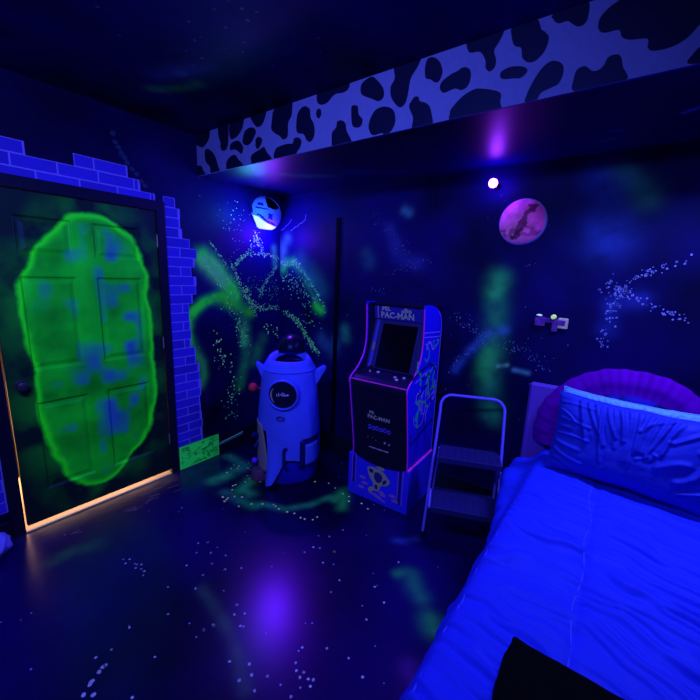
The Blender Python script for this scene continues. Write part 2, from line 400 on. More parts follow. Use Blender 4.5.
TRAIL_B = [([(0.028, 1.715), (0.138, 1.725), (0.231, 1.726), (0.27, 1.681)], 0.03, 60, 0.004, (0.3, 0.75, 0.5)), ([(0.244, 1.699), (0.348, 1.61), (0.437, 1.523), (0.501, 1.436), (0.575, 1.351)], 0.02, 60, 0.004, (0.35, 0.7, 0.5)), ([(0.058, 1.262), (0.169, 1.223), (0.278, 1.147), (0.359, 1.059), (0.438, 0.974), (0.515, 0.908)], 0.03, 130, 0.005, (0.4, 0.75, 0.45)), ([(0.056, 1.611), (0.273, 1.478), (0.47, 1.214)], 0.1, 90, 0.004, (0.35, 0.55, 0.6)), ([(1.799, 1.36), (1.911, 1.316), (2.041, 1.248), (2.155, 1.216), (2.282, 1.188), (2.406, 1.123)], 0.05, 170, 0.003, (0.12, 0.2, 0.8)), ([(1.809, 1.019), (1.896, 1.107), (1.993, 1.193), (2.065, 1.271)], 0.03, 50, 0.003, (0.15, 0.25, 0.8)), ([(2.696, 1.292), (2.688, 1.378), (2.691, 1.492), (2.708, 1.56), (2.729, 1.605)], 0.035, 70, 0.006, (0.12, 0.12, 0.85)), ([(2.729, 1.605), (2.766, 1.655), (2.817, 1.689), (2.854, 1.715), (2.911, 1.737), (2.982, 1.777)], 0.02, 46, 0.006, (0.15, 0.13, 0.85)), ([(2.731, 1.594), (2.792, 1.565), (2.862, 1.533), (2.928, 1.506), (2.992, 1.475), (3.042, 1.455)], 0.02, 34, 0.006, (0.15, 0.13, 0.85)), ([(2.638, 1.628), (2.719, 1.615), (2.771, 1.564)], 0.06, 40, 0.005, (0.15, 0.15, 0.85)), ([(1.052, 2.065), (1.175, 2.014), (1.269, 1.944), (1.335, 1.869), (1.41, 1.774)], 0.05, 60, 0.003, (0.1, 0.13, 0.6)), ([(1.199, 1.643), (1.331, 1.684), (1.455, 1.731), (1.573, 1.76)], 0.03, 50, 0.003, (0.1, 0.13, 0.6)), ([(0.817, 1.292), (0.969, 1.432), (1.113, 1.522), (1.208, 1.511)], 0.03, 20, 0.004, (0.1, 0.15, 0.6))]
STREAK_L = [(-0.745, 0.109), (-0.64, 0.121), (-0.564, 0.13), (-0.484, 0.139)]
CRACK_L = [[(-0.259, 2.457), (-0.062, 2.5)]]
OVAL = [(-1.649, 1.94), (-1.556, 1.959), (-1.456, 1.931), (-1.358, 1.848), (-1.295, 1.734), (-1.265, 1.578), (-1.261, 1.329), (-1.252, 1.032), (-1.257, 0.724), (-1.321, 0.422), (-1.462, 0.263), (-1.604, 0.148), (-1.74, 0.157), (-1.835, 0.245), (-1.887, 0.387), (-1.92, 0.469), (-1.947, 0.559), (-1.958, 0.694), (-1.958, 0.885), (-1.959, 1.009), (-1.973, 1.191), (-1.981, 1.365), (-1.979, 1.505), (-1.94, 1.589), (-1.875, 1.704), (-1.79, 1.813), (-1.735, 1.876)]
FGLOW = [([(0.092, -0.71), (0.249, -0.719), (0.35, -0.723)], 0.05, (0.02, 0.35, 0.2), 0.6), ([(0.347, -0.813), (0.359, -0.927), (0.35, -1.013)], 0.06, (0.02, 0.45, 0.15), 0.7), ([(0.559, -0.836), (0.625, -0.964), (0.713, -0.959)], 0.05, (0.02, 0.4, 0.15), 0.7), ([(0.877, -0.983), (1.045, -0.919), (1.148, -0.772), (1.195, -0.604)], 0.03, (0.02, 0.3, 0.2), 0.6), ([(0.551, -1.062), (0.719, -1.053), (0.858, -1.03)], 0.04, (0.02, 0.35, 0.2), 0.5), ([(1.248, -0.609), (1.225, -0.458), (1.346, -0.652)], 0.04, (0.02, 0.4, 0.12), 0.6), ([(2.013, -0.889), (2.082, -0.963), (2.12, -0.981)], 0.05, (0.02, 0.3, 0.12), 0.36), ([(2.224, -1.073), (2.249, -1.106)], 0.05, (0.02, 0.35, 0.1), 0.6), ([(1.953, -0.929), (1.967, -0.898)], 0.03, (0.02, 0.3, 0.12), 0.4), ([(1.203, -1.657), (1.359, -1.684), (1.541, -1.717), (1.661, -1.764), (1.773, -1.825)], 0.03, (0.05, 0.14, 0.12), 0.28), ([(0.4, -2.061), (0.396, -1.964), (0.438, -1.877)], 0.05, (0.02, 0.15, 0.05), 0.5), ([(1.806, -0.697), (1.845, -0.676), (1.901, -0.607)], 0.03, (0.03, 0.06, 0.5), 0.4), ([(2.254, -1.347), (2.285, -1.363)], 0.05, (0.1, 0.02, 0.4), 0.4)]  # also holds the door's green reflection and a blue glare by the stool, painted
FDOTS = [(0.685, -1.823, 0.008, (0.25, 0.22, 0.75)), (0.711, -1.801, 0.008, (0.25, 0.22, 0.75)), (0.726, -1.829, 0.008, (0.25, 0.22, 0.75)), (0.769, -1.797, 0.008, (0.25, 0.22, 0.75)), (0.783, -1.792, 0.008, (0.25, 0.22, 0.75)), (0.802, -1.777, 0.008, (0.25, 0.22, 0.75)), (0.803, -1.808, 0.008, (0.25, 0.22, 0.75)), (0.833, -1.793, 0.008, (0.25, 0.22, 0.75)), (0.862, -1.791, 0.008, (0.25, 0.22, 0.75)), (0.887, -1.807, 0.008, (0.25, 0.22, 0.75)), (0.89, -1.487, 0.008, (0.25, 0.22, 0.75)), (0.927, -1.449, 0.008, (0.25, 0.22, 0.75)), (0.954, -1.537, 0.008, (0.25, 0.22, 0.75)), (1.017, -1.482, 0.008, (0.25, 0.22, 0.75)), (1.095, -1.528, 0.008, (0.25, 0.22, 0.75)), (1.129, -1.605, 0.008, (0.25, 0.22, 0.75)), (1.001, -1.624, 0.008, (0.25, 0.22, 0.75)), (1.063, -1.763, 0.008, (0.25, 0.22, 0.75)), (1.215, -1.843, 0.008, (0.25, 0.22, 0.75)), (1.145, -1.987, 0.008, (0.25, 0.22, 0.75)), (1.193, -2.08, 0.008, (0.25, 0.22, 0.75)), (1.37, -1.98, 0.008, (0.25, 0.22, 0.75)), (1.18, -2.135, 0.008, (0.25, 0.22, 0.75)), (1.422, -1.783, 0.008, (0.25, 0.22, 0.75)), (1.436, -1.741, 0.008, (0.25, 0.22, 0.75)), (1.457, -2.109, 0.008, (0.25, 0.22, 0.75)), (0.49, -1.367, 0.008, (0.25, 0.22, 0.75)), (1.188, -1.51, 0.008, (0.25, 0.22, 0.75)), (1.18, -1.68, 0.008, (0.25, 0.22, 0.75)), (1.246, -2.132, 0.012, (0.25, 0.22, 0.75)), (1.255, -2.148, 0.012, (0.25, 0.22, 0.75)), (1.271, -2.18, 0.012, (0.25, 0.22, 0.75)), (1.303, -2.219, 0.012, (0.25, 0.22, 0.75)), (1.332, -2.197, 0.012, (0.25, 0.22, 0.75)), (1.279, -2.19, 0.012, (0.25, 0.22, 0.75)), (1.247, -2.123, 0.012, (0.25, 0.22, 0.75)), (0.928, -1.446, 0.009, (0.25, 0.22, 0.75)), (1.019, -1.485, 0.009, (0.25, 0.22, 0.75)), (1.098, -1.528, 0.009, (0.25, 0.22, 0.75)), (1.133, -1.605, 0.009, (0.25, 0.22, 0.75)), (1.103, -1.443, 0.009, (0.25, 0.22, 0.75)), (1.188, -1.507, 0.009, (0.25, 0.22, 0.75)), (1.25, -1.445, 0.009, (0.25, 0.22, 0.75)), (1.452, -1.071, 0.009, (0.25, 0.22, 0.75)), (1.487, -1.05, 0.009, (0.25, 0.22, 0.75)), (1.439, -1.134, 0.009, (0.25, 0.22, 0.75)), (1.579, -1.127, 0.009, (0.25, 0.22, 0.75)), (1.729, -1.166, 0.009, (0.25, 0.22, 0.75)), (1.916, -0.846, 0.009, (0.25, 0.22, 0.75)), (1.993, -1.133, 0.009, (0.25, 0.22, 0.75)), (1.977, -1.269, 0.009, (0.25, 0.22, 0.75)), (1.903, -1.08, 0.009, (0.25, 0.22, 0.75)), (2.113, -1.495, 0.009, (0.25, 0.22, 0.75)), (2.021, -1.47, 0.009, (0.25, 0.22, 0.75)), (1.919, -1.496, 0.009, (0.25, 0.22, 0.75)), (1.572, -1.019, 0.009, (0.25, 0.22, 0.75)), (1.493, -0.833, 0.009, (0.25, 0.22, 0.75)), (1.466, -0.935, 0.009, (0.25, 0.22, 0.75)), (1.427, -1.606, 0.009, (0.25, 0.22, 0.75)), (1.463, -1.647, 0.009, (0.25, 0.22, 0.75)), (1.497, -1.613, 0.009, (0.25, 0.22, 0.75)), (1.432, -1.742, 0.009, (0.25, 0.22, 0.75)), (1.421, -1.783, 0.009, (0.25, 0.22, 0.75)), (1.534, -1.667, 0.009, (0.25, 0.22, 0.75)), (1.547, -1.659, 0.009, (0.25, 0.22, 0.75)), (1.749, -1.773, 0.009, (0.25, 0.22, 0.75)), (1.803, -1.736, 0.009, (0.25, 0.22, 0.75)), (1.727, -1.817, 0.009, (0.25, 0.22, 0.75)), (1.805, -1.804, 0.009, (0.25, 0.22, 0.75)), (1.933, -1.73, 0.009, (0.25, 0.22, 0.75)), (1.83, -1.561, 0.009, (0.25, 0.22, 0.75)), (1.855, -1.625, 0.009, (0.25, 0.22, 0.75)), (1.88, -1.647, 0.009, (0.25, 0.22, 0.75)), (1.909, -1.632, 0.009, (0.25, 0.22, 0.75)), (1.91, -1.656, 0.009, (0.25, 0.22, 0.75)), (1.942, -1.64, 0.009, (0.25, 0.22, 0.75)), (1.967, -1.655, 0.009, (0.25, 0.22, 0.75)), (1.96, -1.629, 0.009, (0.25, 0.22, 0.75)), (1.706, -1.751, 0.009, (0.25, 0.22, 0.75)), (1.633, -1.796, 0.009, (0.25, 0.22, 0.75)), (0.531, -0.953, 0.011, (0.6, 0.8, 0.3)), (0.568, -1.01, 0.011, (0.6, 0.8, 0.3)), (0.633, -1.094, 0.011, (0.6, 0.8, 0.3)), (0.595, -1.11, 0.011, (0.6, 0.8, 0.3)), (0.649, -1.133, 0.011, (0.6, 0.8, 0.3)), (0.641, -1.114, 0.011, (0.6, 0.8, 0.3)), (0.774, -1.105, 0.011, (0.6, 0.8, 0.3)), (0.821, -1.03, 0.011, (0.6, 0.8, 0.3)), (0.879, -0.981, 0.011, (0.6, 0.8, 0.3)), (0.944, -0.937, 0.011, (0.6, 0.8, 0.3)), (0.971, -0.939, 0.011, (0.6, 0.8, 0.3)), (1.08, -0.932, 0.011, (0.6, 0.8, 0.3)), (1.131, -0.913, 0.011, (0.6, 0.8, 0.3)), (1.196, -0.918, 0.011, (0.6, 0.8, 0.3)), (1.227, -0.911, 0.011, (0.6, 0.8, 0.3)), (1.274, -0.881, 0.011, (0.6, 0.8, 0.3)), (1.279, -0.841, 0.011, (0.6, 0.8, 0.3)), (1.069, -0.467, 0.011, (0.6, 0.8, 0.3)), (1.299, -0.507, 0.011, (0.6, 0.8, 0.3)), (1.336, -0.557, 0.011, (0.6, 0.8, 0.3)), (1.425, -0.519, 0.011, (0.6, 0.8, 0.3)), (1.493, -0.543, 0.011, (0.6, 0.8, 0.3)), (1.152, -0.487, 0.011, (0.6, 0.8, 0.3)), (0.969, -0.52, 0.011, (0.6, 0.8, 0.3)), (0.701, -1.021, 0.011, (0.6, 0.8, 0.3)), (0.652, -1.051, 0.011, (0.6, 0.8, 0.3)), (1.011, -0.945, 0.011, (0.6, 0.8, 0.3)), (0.527, -0.974, 0.011, (0.6, 0.8, 0.3)), (1.244, -0.509, 0.011, (0.6, 0.8, 0.3)), (1.572, -1.019, 0.011, (0.6, 0.8, 0.3))]
CGLOW = [([(0.453, -1.38), (0.506, -1.334), (0.603, -1.3), (0.727, -1.273)], 0.035, (0.03, 0.3, 0.05), 0.6), ([(0.646, -1.432), (0.806, -1.387), (0.911, -1.342)], 0.06, (0.03, 0.05, 0.3), 0.5), ([(0.738, -1.386), (0.77, -1.377)], 0.02, (0.1, 0.15, 0.4), 0.6), ([(0.012, -1.557), (-0.032, -1.462), (-0.03, -1.396)], 0.02, (0.05, 0.05, 0.5), 0.5)]
CTRAIL = [([(0.909, -1.608), (1.192, -1.542), (1.426, -1.426), (1.47, -1.245)], 0.3, 30, 0.006, (0.08, 0.1, 0.4))]
SGLOW = [([(0.626, -0.55), (0.699, -0.45), (0.93, -0.326)], 0.04, (0.02, 0.25, 0.14), 0.5), ([(1.09, -0.358), (1.392, -0.194)], 0.05, (0.02, 0.04, 0.4), 0.4), ([(2.535, -0.19), (2.585, -0.208)], 0.02, (0.2, 0.3, 0.4), 0.4), ([(2.589, -0.324), (2.626, -0.316)], 0.015, (0.2, 0.25, 0.6), 0.4), ([(2.835, -0.401), (2.858, -0.42), (2.88, -0.438)], 0.008, (0.3, 0.4, 1.0), 0.9), ([(2.55, -0.079), (2.613, -0.007)], 0.05, (0.02, 0.2, 0.15), 0.25)]  # the short pale streak is a painted reflection on the bulkhead underside
GREENDOTS_L = [(-1.42, 2.454), (-1.407, 2.406), (-1.391, 2.381), (-1.376, 2.349), (-1.36, 2.329), (-1.344, 2.297), (-1.315, 2.267), (-1.285, 2.243), (-1.262, 2.204), (-1.238, 2.177)]

# ------------------------------------------------------------------ the room shell
XR, YF, ZC, ZS, YS = 3.75, -3.3, 2.611, 2.332, -0.827
NAVY = np.array((0.0045, 0.0008, 0.135))
wall_mat = paint_mat('mural_wall_paint', 0.55, 0.25, bump=0.15, nscale=90)
floor_mat = paint_mat('glossy_floor_coating', 0.27, 0.5)
floor_mat.node_tree.nodes['Principled BSDF'].inputs['Specular Tint'].default_value = (.32, .22, 1, 1)
ceil_mat = paint_mat('dark_ceiling_paint', 0.6, 0.1)
soffit_mat = paint_mat('satin_bulkhead_paint', 0.45, 0.22)
black = mat('black_trim_paint', (0.003, 0.003, 0.022), 0.45, 0.35)
black_gap = mat('black_gap', (0.001, 0.001, 0.006), 0.8, 0.1)

def base(a, b, k=1.0, sc=1.3):
    n = fbm(a * sc + 11, b * sc + 4, 4)
    n2 = fbm(a * 5 + 31, b * 5 + 14, 3)
    v = np.clip(0.35 + 1.5 * (n - 0.35) + 0.5 * (n2 - 0.5), 0.15, 1.6)
    return NAVY[None, :] * (v * k)[:, None]

# left wall (x = 0): coordinates (y, z)
DY0, DY1, DZ = -2.10, -1.172, 2.03
MORTAR = np.array(T(50, 50, 212, .75)); BRICK = np.array(T(18, 16, 178, .70))
lw = Painted(lambda a, b, h: (h, a, b), (1, 0, 0))
def left_fn(a, b):
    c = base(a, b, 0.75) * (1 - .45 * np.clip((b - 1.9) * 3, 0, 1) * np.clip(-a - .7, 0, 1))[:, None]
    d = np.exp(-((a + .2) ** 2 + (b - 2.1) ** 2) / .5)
    c = c + np.array((0.0, 0.004, 0.10)) * (d * (0.5 + fbm(a * 3, b * 3)))[:, None] * 0.5  # bluer paint round the wall lamp, standing for its glow
    return glow_paint(a, b, GLOW_L, c, 1.7)
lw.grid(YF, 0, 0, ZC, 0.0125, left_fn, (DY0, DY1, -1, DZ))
random.seed(4)
EDGE = [(0, -.885), (.4, -.88), (.55, -.905), (.62, -.875), (.75, -.905), (.86, -.90), (.95, -.93), (1.05, -.95), (1.2, -.96), (1.34, -.95), (1.40, -.935), (1.44, -.94), (1.48, -.885), (1.55, -.90), (1.6, -.945), (1.66, -.91), (1.72, -.885), (1.79, -.89), (1.84, -.94), (1.88, -.985), (1.94, -1.03), (1.97, -.99), (2.03, -.99), (2.07, -.985), (2.071, -1.03), (2.11, -1.03)]
def course(z0, z1, ya, yb, k):
    if yb - ya < .03: return
    lw.poly([(ya, z0), (yb, z0), (yb, z1), (ya, z1)], 0.0006, MORTAR)
    y = ya - (0.0 if k % 2 else 0.105)
    while y < yb:
        a = max(y + .004, ya + .004); b = min(y + .206, yb - .004 + random.uniform(-.012, 0))
        if b - a > .015:
            j = random.uniform(.8, 1.2); q = random.uniform(.0, .006)
            lw.poly([(a, z0 + .004), (b, z0 + .004 + q * (b == yb)), (b, z1 - .004), (a, z1 - .004)], 0.0011, BRICK * j)
        y += .21
for k in range(2, 30):
    z0 = .035 + k * .07; z1 = z0 + .07; zm = z0 + .035
    if zm < 2.11:
        e = np.interp(zm, [q[0] for q in EDGE], [q[1] for q in EDGE]) + random.uniform(-.012, .012)
        course(z0, z1, -1.118, e, k)
        course(z0, z1, -3.2, -2.158, k)
for k, (ya, yb) in enumerate([(-3.2, -1.175), (-3.2, -1.27), (-3.2, -1.88), (-3.2, -1.90)]):
    z0 = 2.068 + k * .07
    if k == 2:
        course(z0, z0 + .07, -3.2, -1.87, k); course(z0, z0 + .07, -1.645, -1.345, k)
    elif k < 2: course(z0, z0 + .07, ya, yb, k)
NOISEOK = lambda a, b: a < -0.012 and b < 2.32
for p_, sp_, n_, r_, c_ in TRAIL_L: lw.trail(p_, sp_, int(n_ * 1.5), r_ * 1.25, np.array(c_) * (.55, 1.5, .8), inside=NOISEOK)
for a, b in GREENDOTS_L: lw.dot(a, b, .017, (.008, .014, .11))
lw.stroke(STREAK_L, .010, (.15, .45, .7), .0148); lw.stroke([(y, z - .016) for y, z in STREAK_L], .005, (.1, .3, .5), .0148)
for k in range(45): lw.dot(rng.uniform(-1.0, -.05), rng.uniform(.25, 2.2), rng.uniform(.002, .004), (.12, .16, .6))
wl = lw.build('wall_left', wall_mat)

# back wall (y = 0): coordinates (x, z)
bw = Painted(lambda a, b, h: (a, -h, b), (0, -1, 0))
def back_fn(a, b):
    c = base(a + 5, b, 0.9)
    f = np.clip(1.15 - 0.28 * np.clip(a - 1.6, 0, 3), .3, 1.2) 
    c = c * (0.6 + 0.8 * np.clip(fbm(a * .9 + 2, b * .9), 0, 1))[:, None]
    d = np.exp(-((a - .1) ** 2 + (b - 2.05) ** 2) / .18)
    c = c + np.array((0.0, 0.004, 0.10)) * (d * (0.5 + fbm(a * 3, b * 3)))[:, None] * 0.5  # lamp glow carried on past the corner as bluer paint
    return glow_paint(a, b, GLOW_B, c, 1.15)
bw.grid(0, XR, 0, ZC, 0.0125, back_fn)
BOK = lambda a, b: a > 0.012 and b < 2.32
for p_, sp_, n_, r_, c_ in TRAIL_B: bw.trail(p_, sp_, int(n_ * (1.5 if p_[0][0] < .5 else 1)), r_ * (1.25 if p_[0][0] < .5 else .9), np.array(c_) * ((.55, 1.5, .8) if p_[0][0] < .5 else (.75, .75, .75)), inside=BOK)
for k in range(90): bw.dot(rng.uniform(.05, 3.6), rng.uniform(.5, 2.3), rng.uniform(.0015, .0035), (.06, .08, .45))
# painted lightning cracks running away from the round wall lamp
def crack(p, q, n, amp):
    pts = []
    for i in range(n + 1):
        t = i / n
        pts.append((p[0] + (q[0] - p[0]) * t + rng.uniform(-amp, amp), p[1] + (q[1] - p[1]) * t + rng.uniform(-amp, amp)))
    bw.stroke(pts, .005, (.08, .12, .7))
crack((.02, 2.02), (.16, 2.12), 7, .008); crack((.14, 2.02), (.33, 2.1), 9, .008); crack((.33, 2.1), (.335, 2.15), 3, .004)
wb = bw.build('wall_back', wall_mat)

# right wall, beside the bed
rw = Painted(lambda a, b, h: (XR - h, a, b), (-1, 0, 0))
rw.grid(YF, 0, 0, ZC, 0.05, lambda a, b: base(a + 9, b, .8))
rw.build('wall_right', wall_mat)

# floor
fl = Painted(lambda a, b, h: (a, b, h), (0, 0, 1))
def floor_fn(a, b):
    n = fbm(a * 1.4 + 40, b * 1.4 + 9)
    c = NAVY[None, :] * np.clip(.22 + 1.1 * (n - .35), .1, .8)[:, None]
    c = glow_paint(a, b, FGLOW, c, .75)
    scuff_spill = np.exp(-(seg_dist(a, b, [(.05, -1.98), (.05, -1.27)]) / .085) ** 2) * np.clip(.2 + 1.3 * fbm(a * 30, b * 12), 0, 1) * .8  # scuffs lightened along the door to carry the hallway light spill
    return c * (1 - scuff_spill)[:, None] + np.array((.15, .12, .085)) * scuff_spill[:, None]
fl.grid(0, XR, YF, 0, 0.0135, floor_fn)
for x, y, r, c in FDOTS: fl.dot(x, y, r * .72, np.array(c) * rng.uniform(.5, 1.0))
for k in range(60): fl.dot(rng.uniform(.2, 2.4), rng.uniform(-2.4, -.1), rng.uniform(.0025, .005), (.12, .14, .6))
for k in range(26):
    fl.dot(rng.normal(.42, .16), rng.normal(-.72, .13), rng.uniform(.004, .008), (.35, .7, .3))
for k in range(14):   # scuffs on the coating inside the door
    x = rng.uniform(.04, .28); y = rng.uniform(-1.95, -1.25)
    fl.stroke([(x, y), (x + rng.uniform(-.03, .03), y + rng.uniform(.02, .09))], .0016, (.3, .26, .3))
fl.build('floor', floor_mat)

# ceiling in front of the bulkhead
ce = Painted(lambda a, b, h: (a, b, ZC - h), (0, 0, -1))
ce.grid(0, XR, YF, YS, 0.03, lambda a, b: glow_paint(a, b, CGLOW, base(a + 20, b, 1.1)))
for p, s_, n_, r_, c_ in CTRAIL: ce.trail(p, s_, n_, r_, c_)
ce.build('ceiling', ceil_mat)

# bulkhead over the back of the room with its cow-print front
so = Painted(lambda a, b, h: (a, b, ZS - h), (0, 0, -1))
so.grid(0, XR, YS, 0, 0.015, lambda a, b: glow_paint(a, b, SGLOW, base(a + 30, b, .75) * (.4, 1, 1)))
for k in range(40): so.dot(rng.uniform(.1, 3), rng.uniform(-.75, -.05), .003, (.06, .07, .3))
so.build('ceiling_bulkhead', soffit_mat)
white_board = mat('white_fascia_paint', T(40, 47, 160, .75), 0.6, 0.2, noise=.05, nscale=40)
spot_black = mat('black_cow_spot_paint', (0.002, 0.002, 0.03), 0.5, 0.3)
spot_edge = mat('worn_spot_edge', T(30, 30, 120, .8), .6, .2)
fb = MB()
fb.box(0, XR, YS - .012, YS, ZS - .004, ZC, 0)
fa = struct(fb.build('trim_1', white_board))
def clip_poly(poly, lo, hi):
    def cl(P, f, v, keep):
        out = []
        for i in range(len(P)):
            a, b = P[i - 1], P[i]
            ka, kb = keep(a), keep(b)
            if ka != kb:
                t = (v - a[1]) / (b[1] - a[1]); out.append((a[0] + (b[0] - a[0]) * t, v))
            if kb: out.append(b)
        return out
    poly = cl(poly, 1, hi, lambda p: p[1] <= hi)
    return cl(poly, 1, lo, lambda p: p[1] >= lo) if poly else poly
SPOTS += [[(3.12, 2.55), (3.2, 2.59), (3.3, 2.56), (3.28, 2.47), (3.18, 2.45)], [(3.36, 2.42), (3.45, 2.45), (3.5, 2.38), (3.42, 2.33)], [(3.5, 2.62), (3.52, 2.54), (3.62, 2.52), (3.68, 2.58), (3.68, 2.62)], [(3.6, 2.44), (3.68, 2.47), (3.7, 2.4), (3.62, 2.38)]]
for sp in SPOTS:
    sm = catmull(sp, 5, True)
    sm = clip_poly(sm, ZS - .0035, ZC - .0005)
    if len(sm) < 4: continue
    q = MB(); q.prism(sm, YS - .0125, YS - .0137, (0, 2, 1))
    q.build('cow_spot', spot_black, fa)

# baseboards, the painted stretch of baseboard, dark upright strip, door casing
b_ = MB(); b_.box(0, .014, -.745, 0, 0, .175, .003); b_.box(0, .014, YF, -2.158, 0, .12, .003)
struct(b_.build('baseboard_left', black))
b_ = MB(); b_.box(.014, XR, -.014, 0, 0, .175, .003)
struct(b_.build('baseboard_back', black))
struct(MB().box(.70, .742, -.012, 0, .175, 2.10, .002).build('dark_strip', black_gap))
gp = paint_mat('green_slime_paint', .5, .3)
g = Painted(lambda a, b, h: (.016 + h, a, b), (1, 0, 0))
def slime(a, b):
    n = fbm(a * 22, b * 26, 3); ridge = np.abs(fbm(a * 16 + 5, b * 18 + 2, 3) - .5)
    dk = np.clip(1 - ridge * 16, 0, 1) * .8
    ed = np.minimum(np.minimum(a + 1.112, -.747 - a), np.minimum(b, .2 - b))
    k = np.where(ed < .012, 1.3, np.clip(.8 + 1.0 * (n - .3), .3, 1.3) * (1 - dk))
    return np.array(T(14, 205, 66, .4))[None, :] * k[:, None]
g.grid(-1.112, -.747, .004, .2, .005, slime)
g.mb.box(0, .0155, -1.112, -.747, .002, .2); g.cols.append(np.tile(np.array(T(10, 80, 30, .5)), (8, 1)))
gs = g.build('trim_3', gp)

c_ = MB()
c_.box(-.02, .016, DY1 - .004, -1.118, 0, 2.09, .003)
c_.box(-.02, .016, -2.155, DY0 + .004, 0, 2.09, .003)
c_.box(-.02, .0165, -2.155, -1.118, DZ - .006, 2.092, .003)
struct(c_.build('trim_4', black))
j_ = MB()    # jamb lining and the stop behind the door
j_.box(-.14, -.02, DY1, DY1 + .02, 0, DZ + .02); j_.box(-.14, -.02, DY0 - .02, DY0, 0, DZ + .02); j_.box(-.14, -.02, DY0, DY1, DZ, DZ + .02)
struct(j_.build('trim_5', mat('jamb_paint', (.5, .42, .3), .6, .2)))
struct(MB().box(-.13, .014, DY0 + .004, DY1 - .004, 0.0005, .009, .003).build('trim_6', mat('wooden_threshold', (.55, .42, .3), .4, .4)))
# the hallway beyond the door
h_ = MB(); h_.box(-1.6, -.0, -3.0, -.4, -.03, -.001)
struct(h_.build('floor_hall', mat('hallway_floor', (.5, .42, .33), .5, .3)))
h_ = MB(); h_.box(-1.65, -1.6, -3.0, -.4, 0, 2.6)
struct(h_.build('wall_hall', mat('hallway_wall', (.7, .62, .5), .7, .2)))

# door slab: a height field with six sunk panels, painted with the slime doorway
door_mat = paint_mat('painted_door', .45, .35)
d_ = Painted(None, None)
PAN = [(-1.962, -1.69), (-1.58, -1.30)]
ROW = [(.23, .80), (1.0, 1.555), (1.672, 1.89)]
def place_door(a, b, h):
    best = 0.0
    for y0, y1 in PAN:
        for z0, z1 in ROW:
            e = min(a - y0, y1 - a, b - z0, z1 - b)
            if e > 0:
                best = -np.interp(e, [0, .010, .022, .045], [0, .011, .011, .003])
    return (-.004 + best, a, b)
d_.place = place_door
OV = catmull(OVAL, 4, True)
def door_fn(a, b):
    dd = seg_dist(a, b, OV + [OV[0]])
    ins = in_poly(a, b, OV)
    sd = np.where(ins, dd, -dd) + (fbm(a * 7, b * 7) - .5) * .06
    n = fbm(a * 6 + 2, b * 6 + 7, 4); n2 = fbm(a * 3.2 + 12, b * 3.2 + 3, 3)
    green = np.array(T(4, 120, 32, .62)); rim = np.array(T(14, 165, 26, .62)); dark = np.array(T(2, 12, 22, .55)); blue = np.array(T(12, 40, 130, .5)); fog = np.array(T(4, 62, 26, .55))
    c = green[None, :] * np.clip(.62 + 1.1 * (n - .35), .35, 1.3)[:, None]
    m = np.clip((vnoise(a * 13 + 3.3, b * 10 + 8.1) * .62 + n2 * .5 - .60) * 3.2, 0, .95) * np.clip((sd - .05) * 12, 0, 1)
    c = c * (1 - m)[:, None] + blue[None, :] * m[:, None]
    r = np.exp(-((sd - .012) / .018) ** 2)[:, None] * .9
    c = c * (1 - r) + rim[None, :] * r
    o = np.clip(-sd / .02 + .5, 0, 1)[:, None]
    f = np.clip((fbm(a * 5 + 50, b * 5 + 20, 4) - .42) * 3, 0, 1) * np.clip(1.1 + sd * 5.5, 0, 1)
    out = dark[None, :] * (1 - f)[:, None] + fog[None, :] * f[:, None]
    return c * (1 - o) + out * o
d_.grid(-2.081, -1.178, .034, 2.022, .0065, door_fn)
d_.mb.box(-.036, -.018, -2.081, -1.178, .034, 2.022); d_.cols.append(np.tile(np.array((.003, .004, .02)), (8, 1)))
door = d_.build('door_1', door_mat)
steel = mat('dark_steel', (.03, .03, .1), .35, .5, .6)
hg = mat('pale_hinge_metal', (.25, .2, .4), .35, .5, .5)
for z in (.30, 1.08, 1.82):
    MB().box(-.006, .004, -1.180, -1.168, z - .045, z + .045, .002).build('hinge', hg, door)
kb = MB(); kM = Matrix.Translation((-.004, -2.025, .93)) @ Matrix.Rotation(R(90), 4, 'Y')
kb.lathe([(.03, 0), (.03, .006), (.012, .01), (.011, .03), (.024, .04), (.03, .052), (.026, .064), (.012, .07)], 24, kM)
kb.build('doorknob', steel, door, True)

# ------------------------------------------------------------------ bed
bed = tag(empty('bed', (2.96, -1.1, 0)), 'single bed with padded rectangular headboard standing against the dark mural wall', 'bed')
BM = Matrix.Translation((-2.96, 1.1, 0))
def under(o, par):
    """keep world coordinates when hanging a mesh on an unrotated Empty"""
    o.data.transform(Matrix.Translation(-par.location)); o.parent = par
    return o
frame_m = mat('dark_bed_frame', (.006, .006, .03), .5, .3)
mattress_m = mat('mattress_ticking', (.03, .03, .16), .8, .1)
q = MB(); q.box(2.50, 3.44, -2.12, -.10, .20, .27, .008)
under(q.build('bed_frame', frame_m), bed)
for x in (2.53, 3.37):
    for y in (-2.08, -.2):
        under(MB().box(x, x + .04, y, y + .04, 0, .205, .004).build('leg', frame_m), bed)
under(MB().box(2.50, 3.43, -2.10, -.11, .272, .575, .04).build('mattress', mattress_m), bed)
hb = MB(); hb.box(2.345, 3.52, -.06, -.016, .10, 1.012, .014)
head = under(hb.build('headboard', mat('headboard_fabric', T(42, 26, 165, .75), .7, .2, bump=.2, nscale=200)), bed)

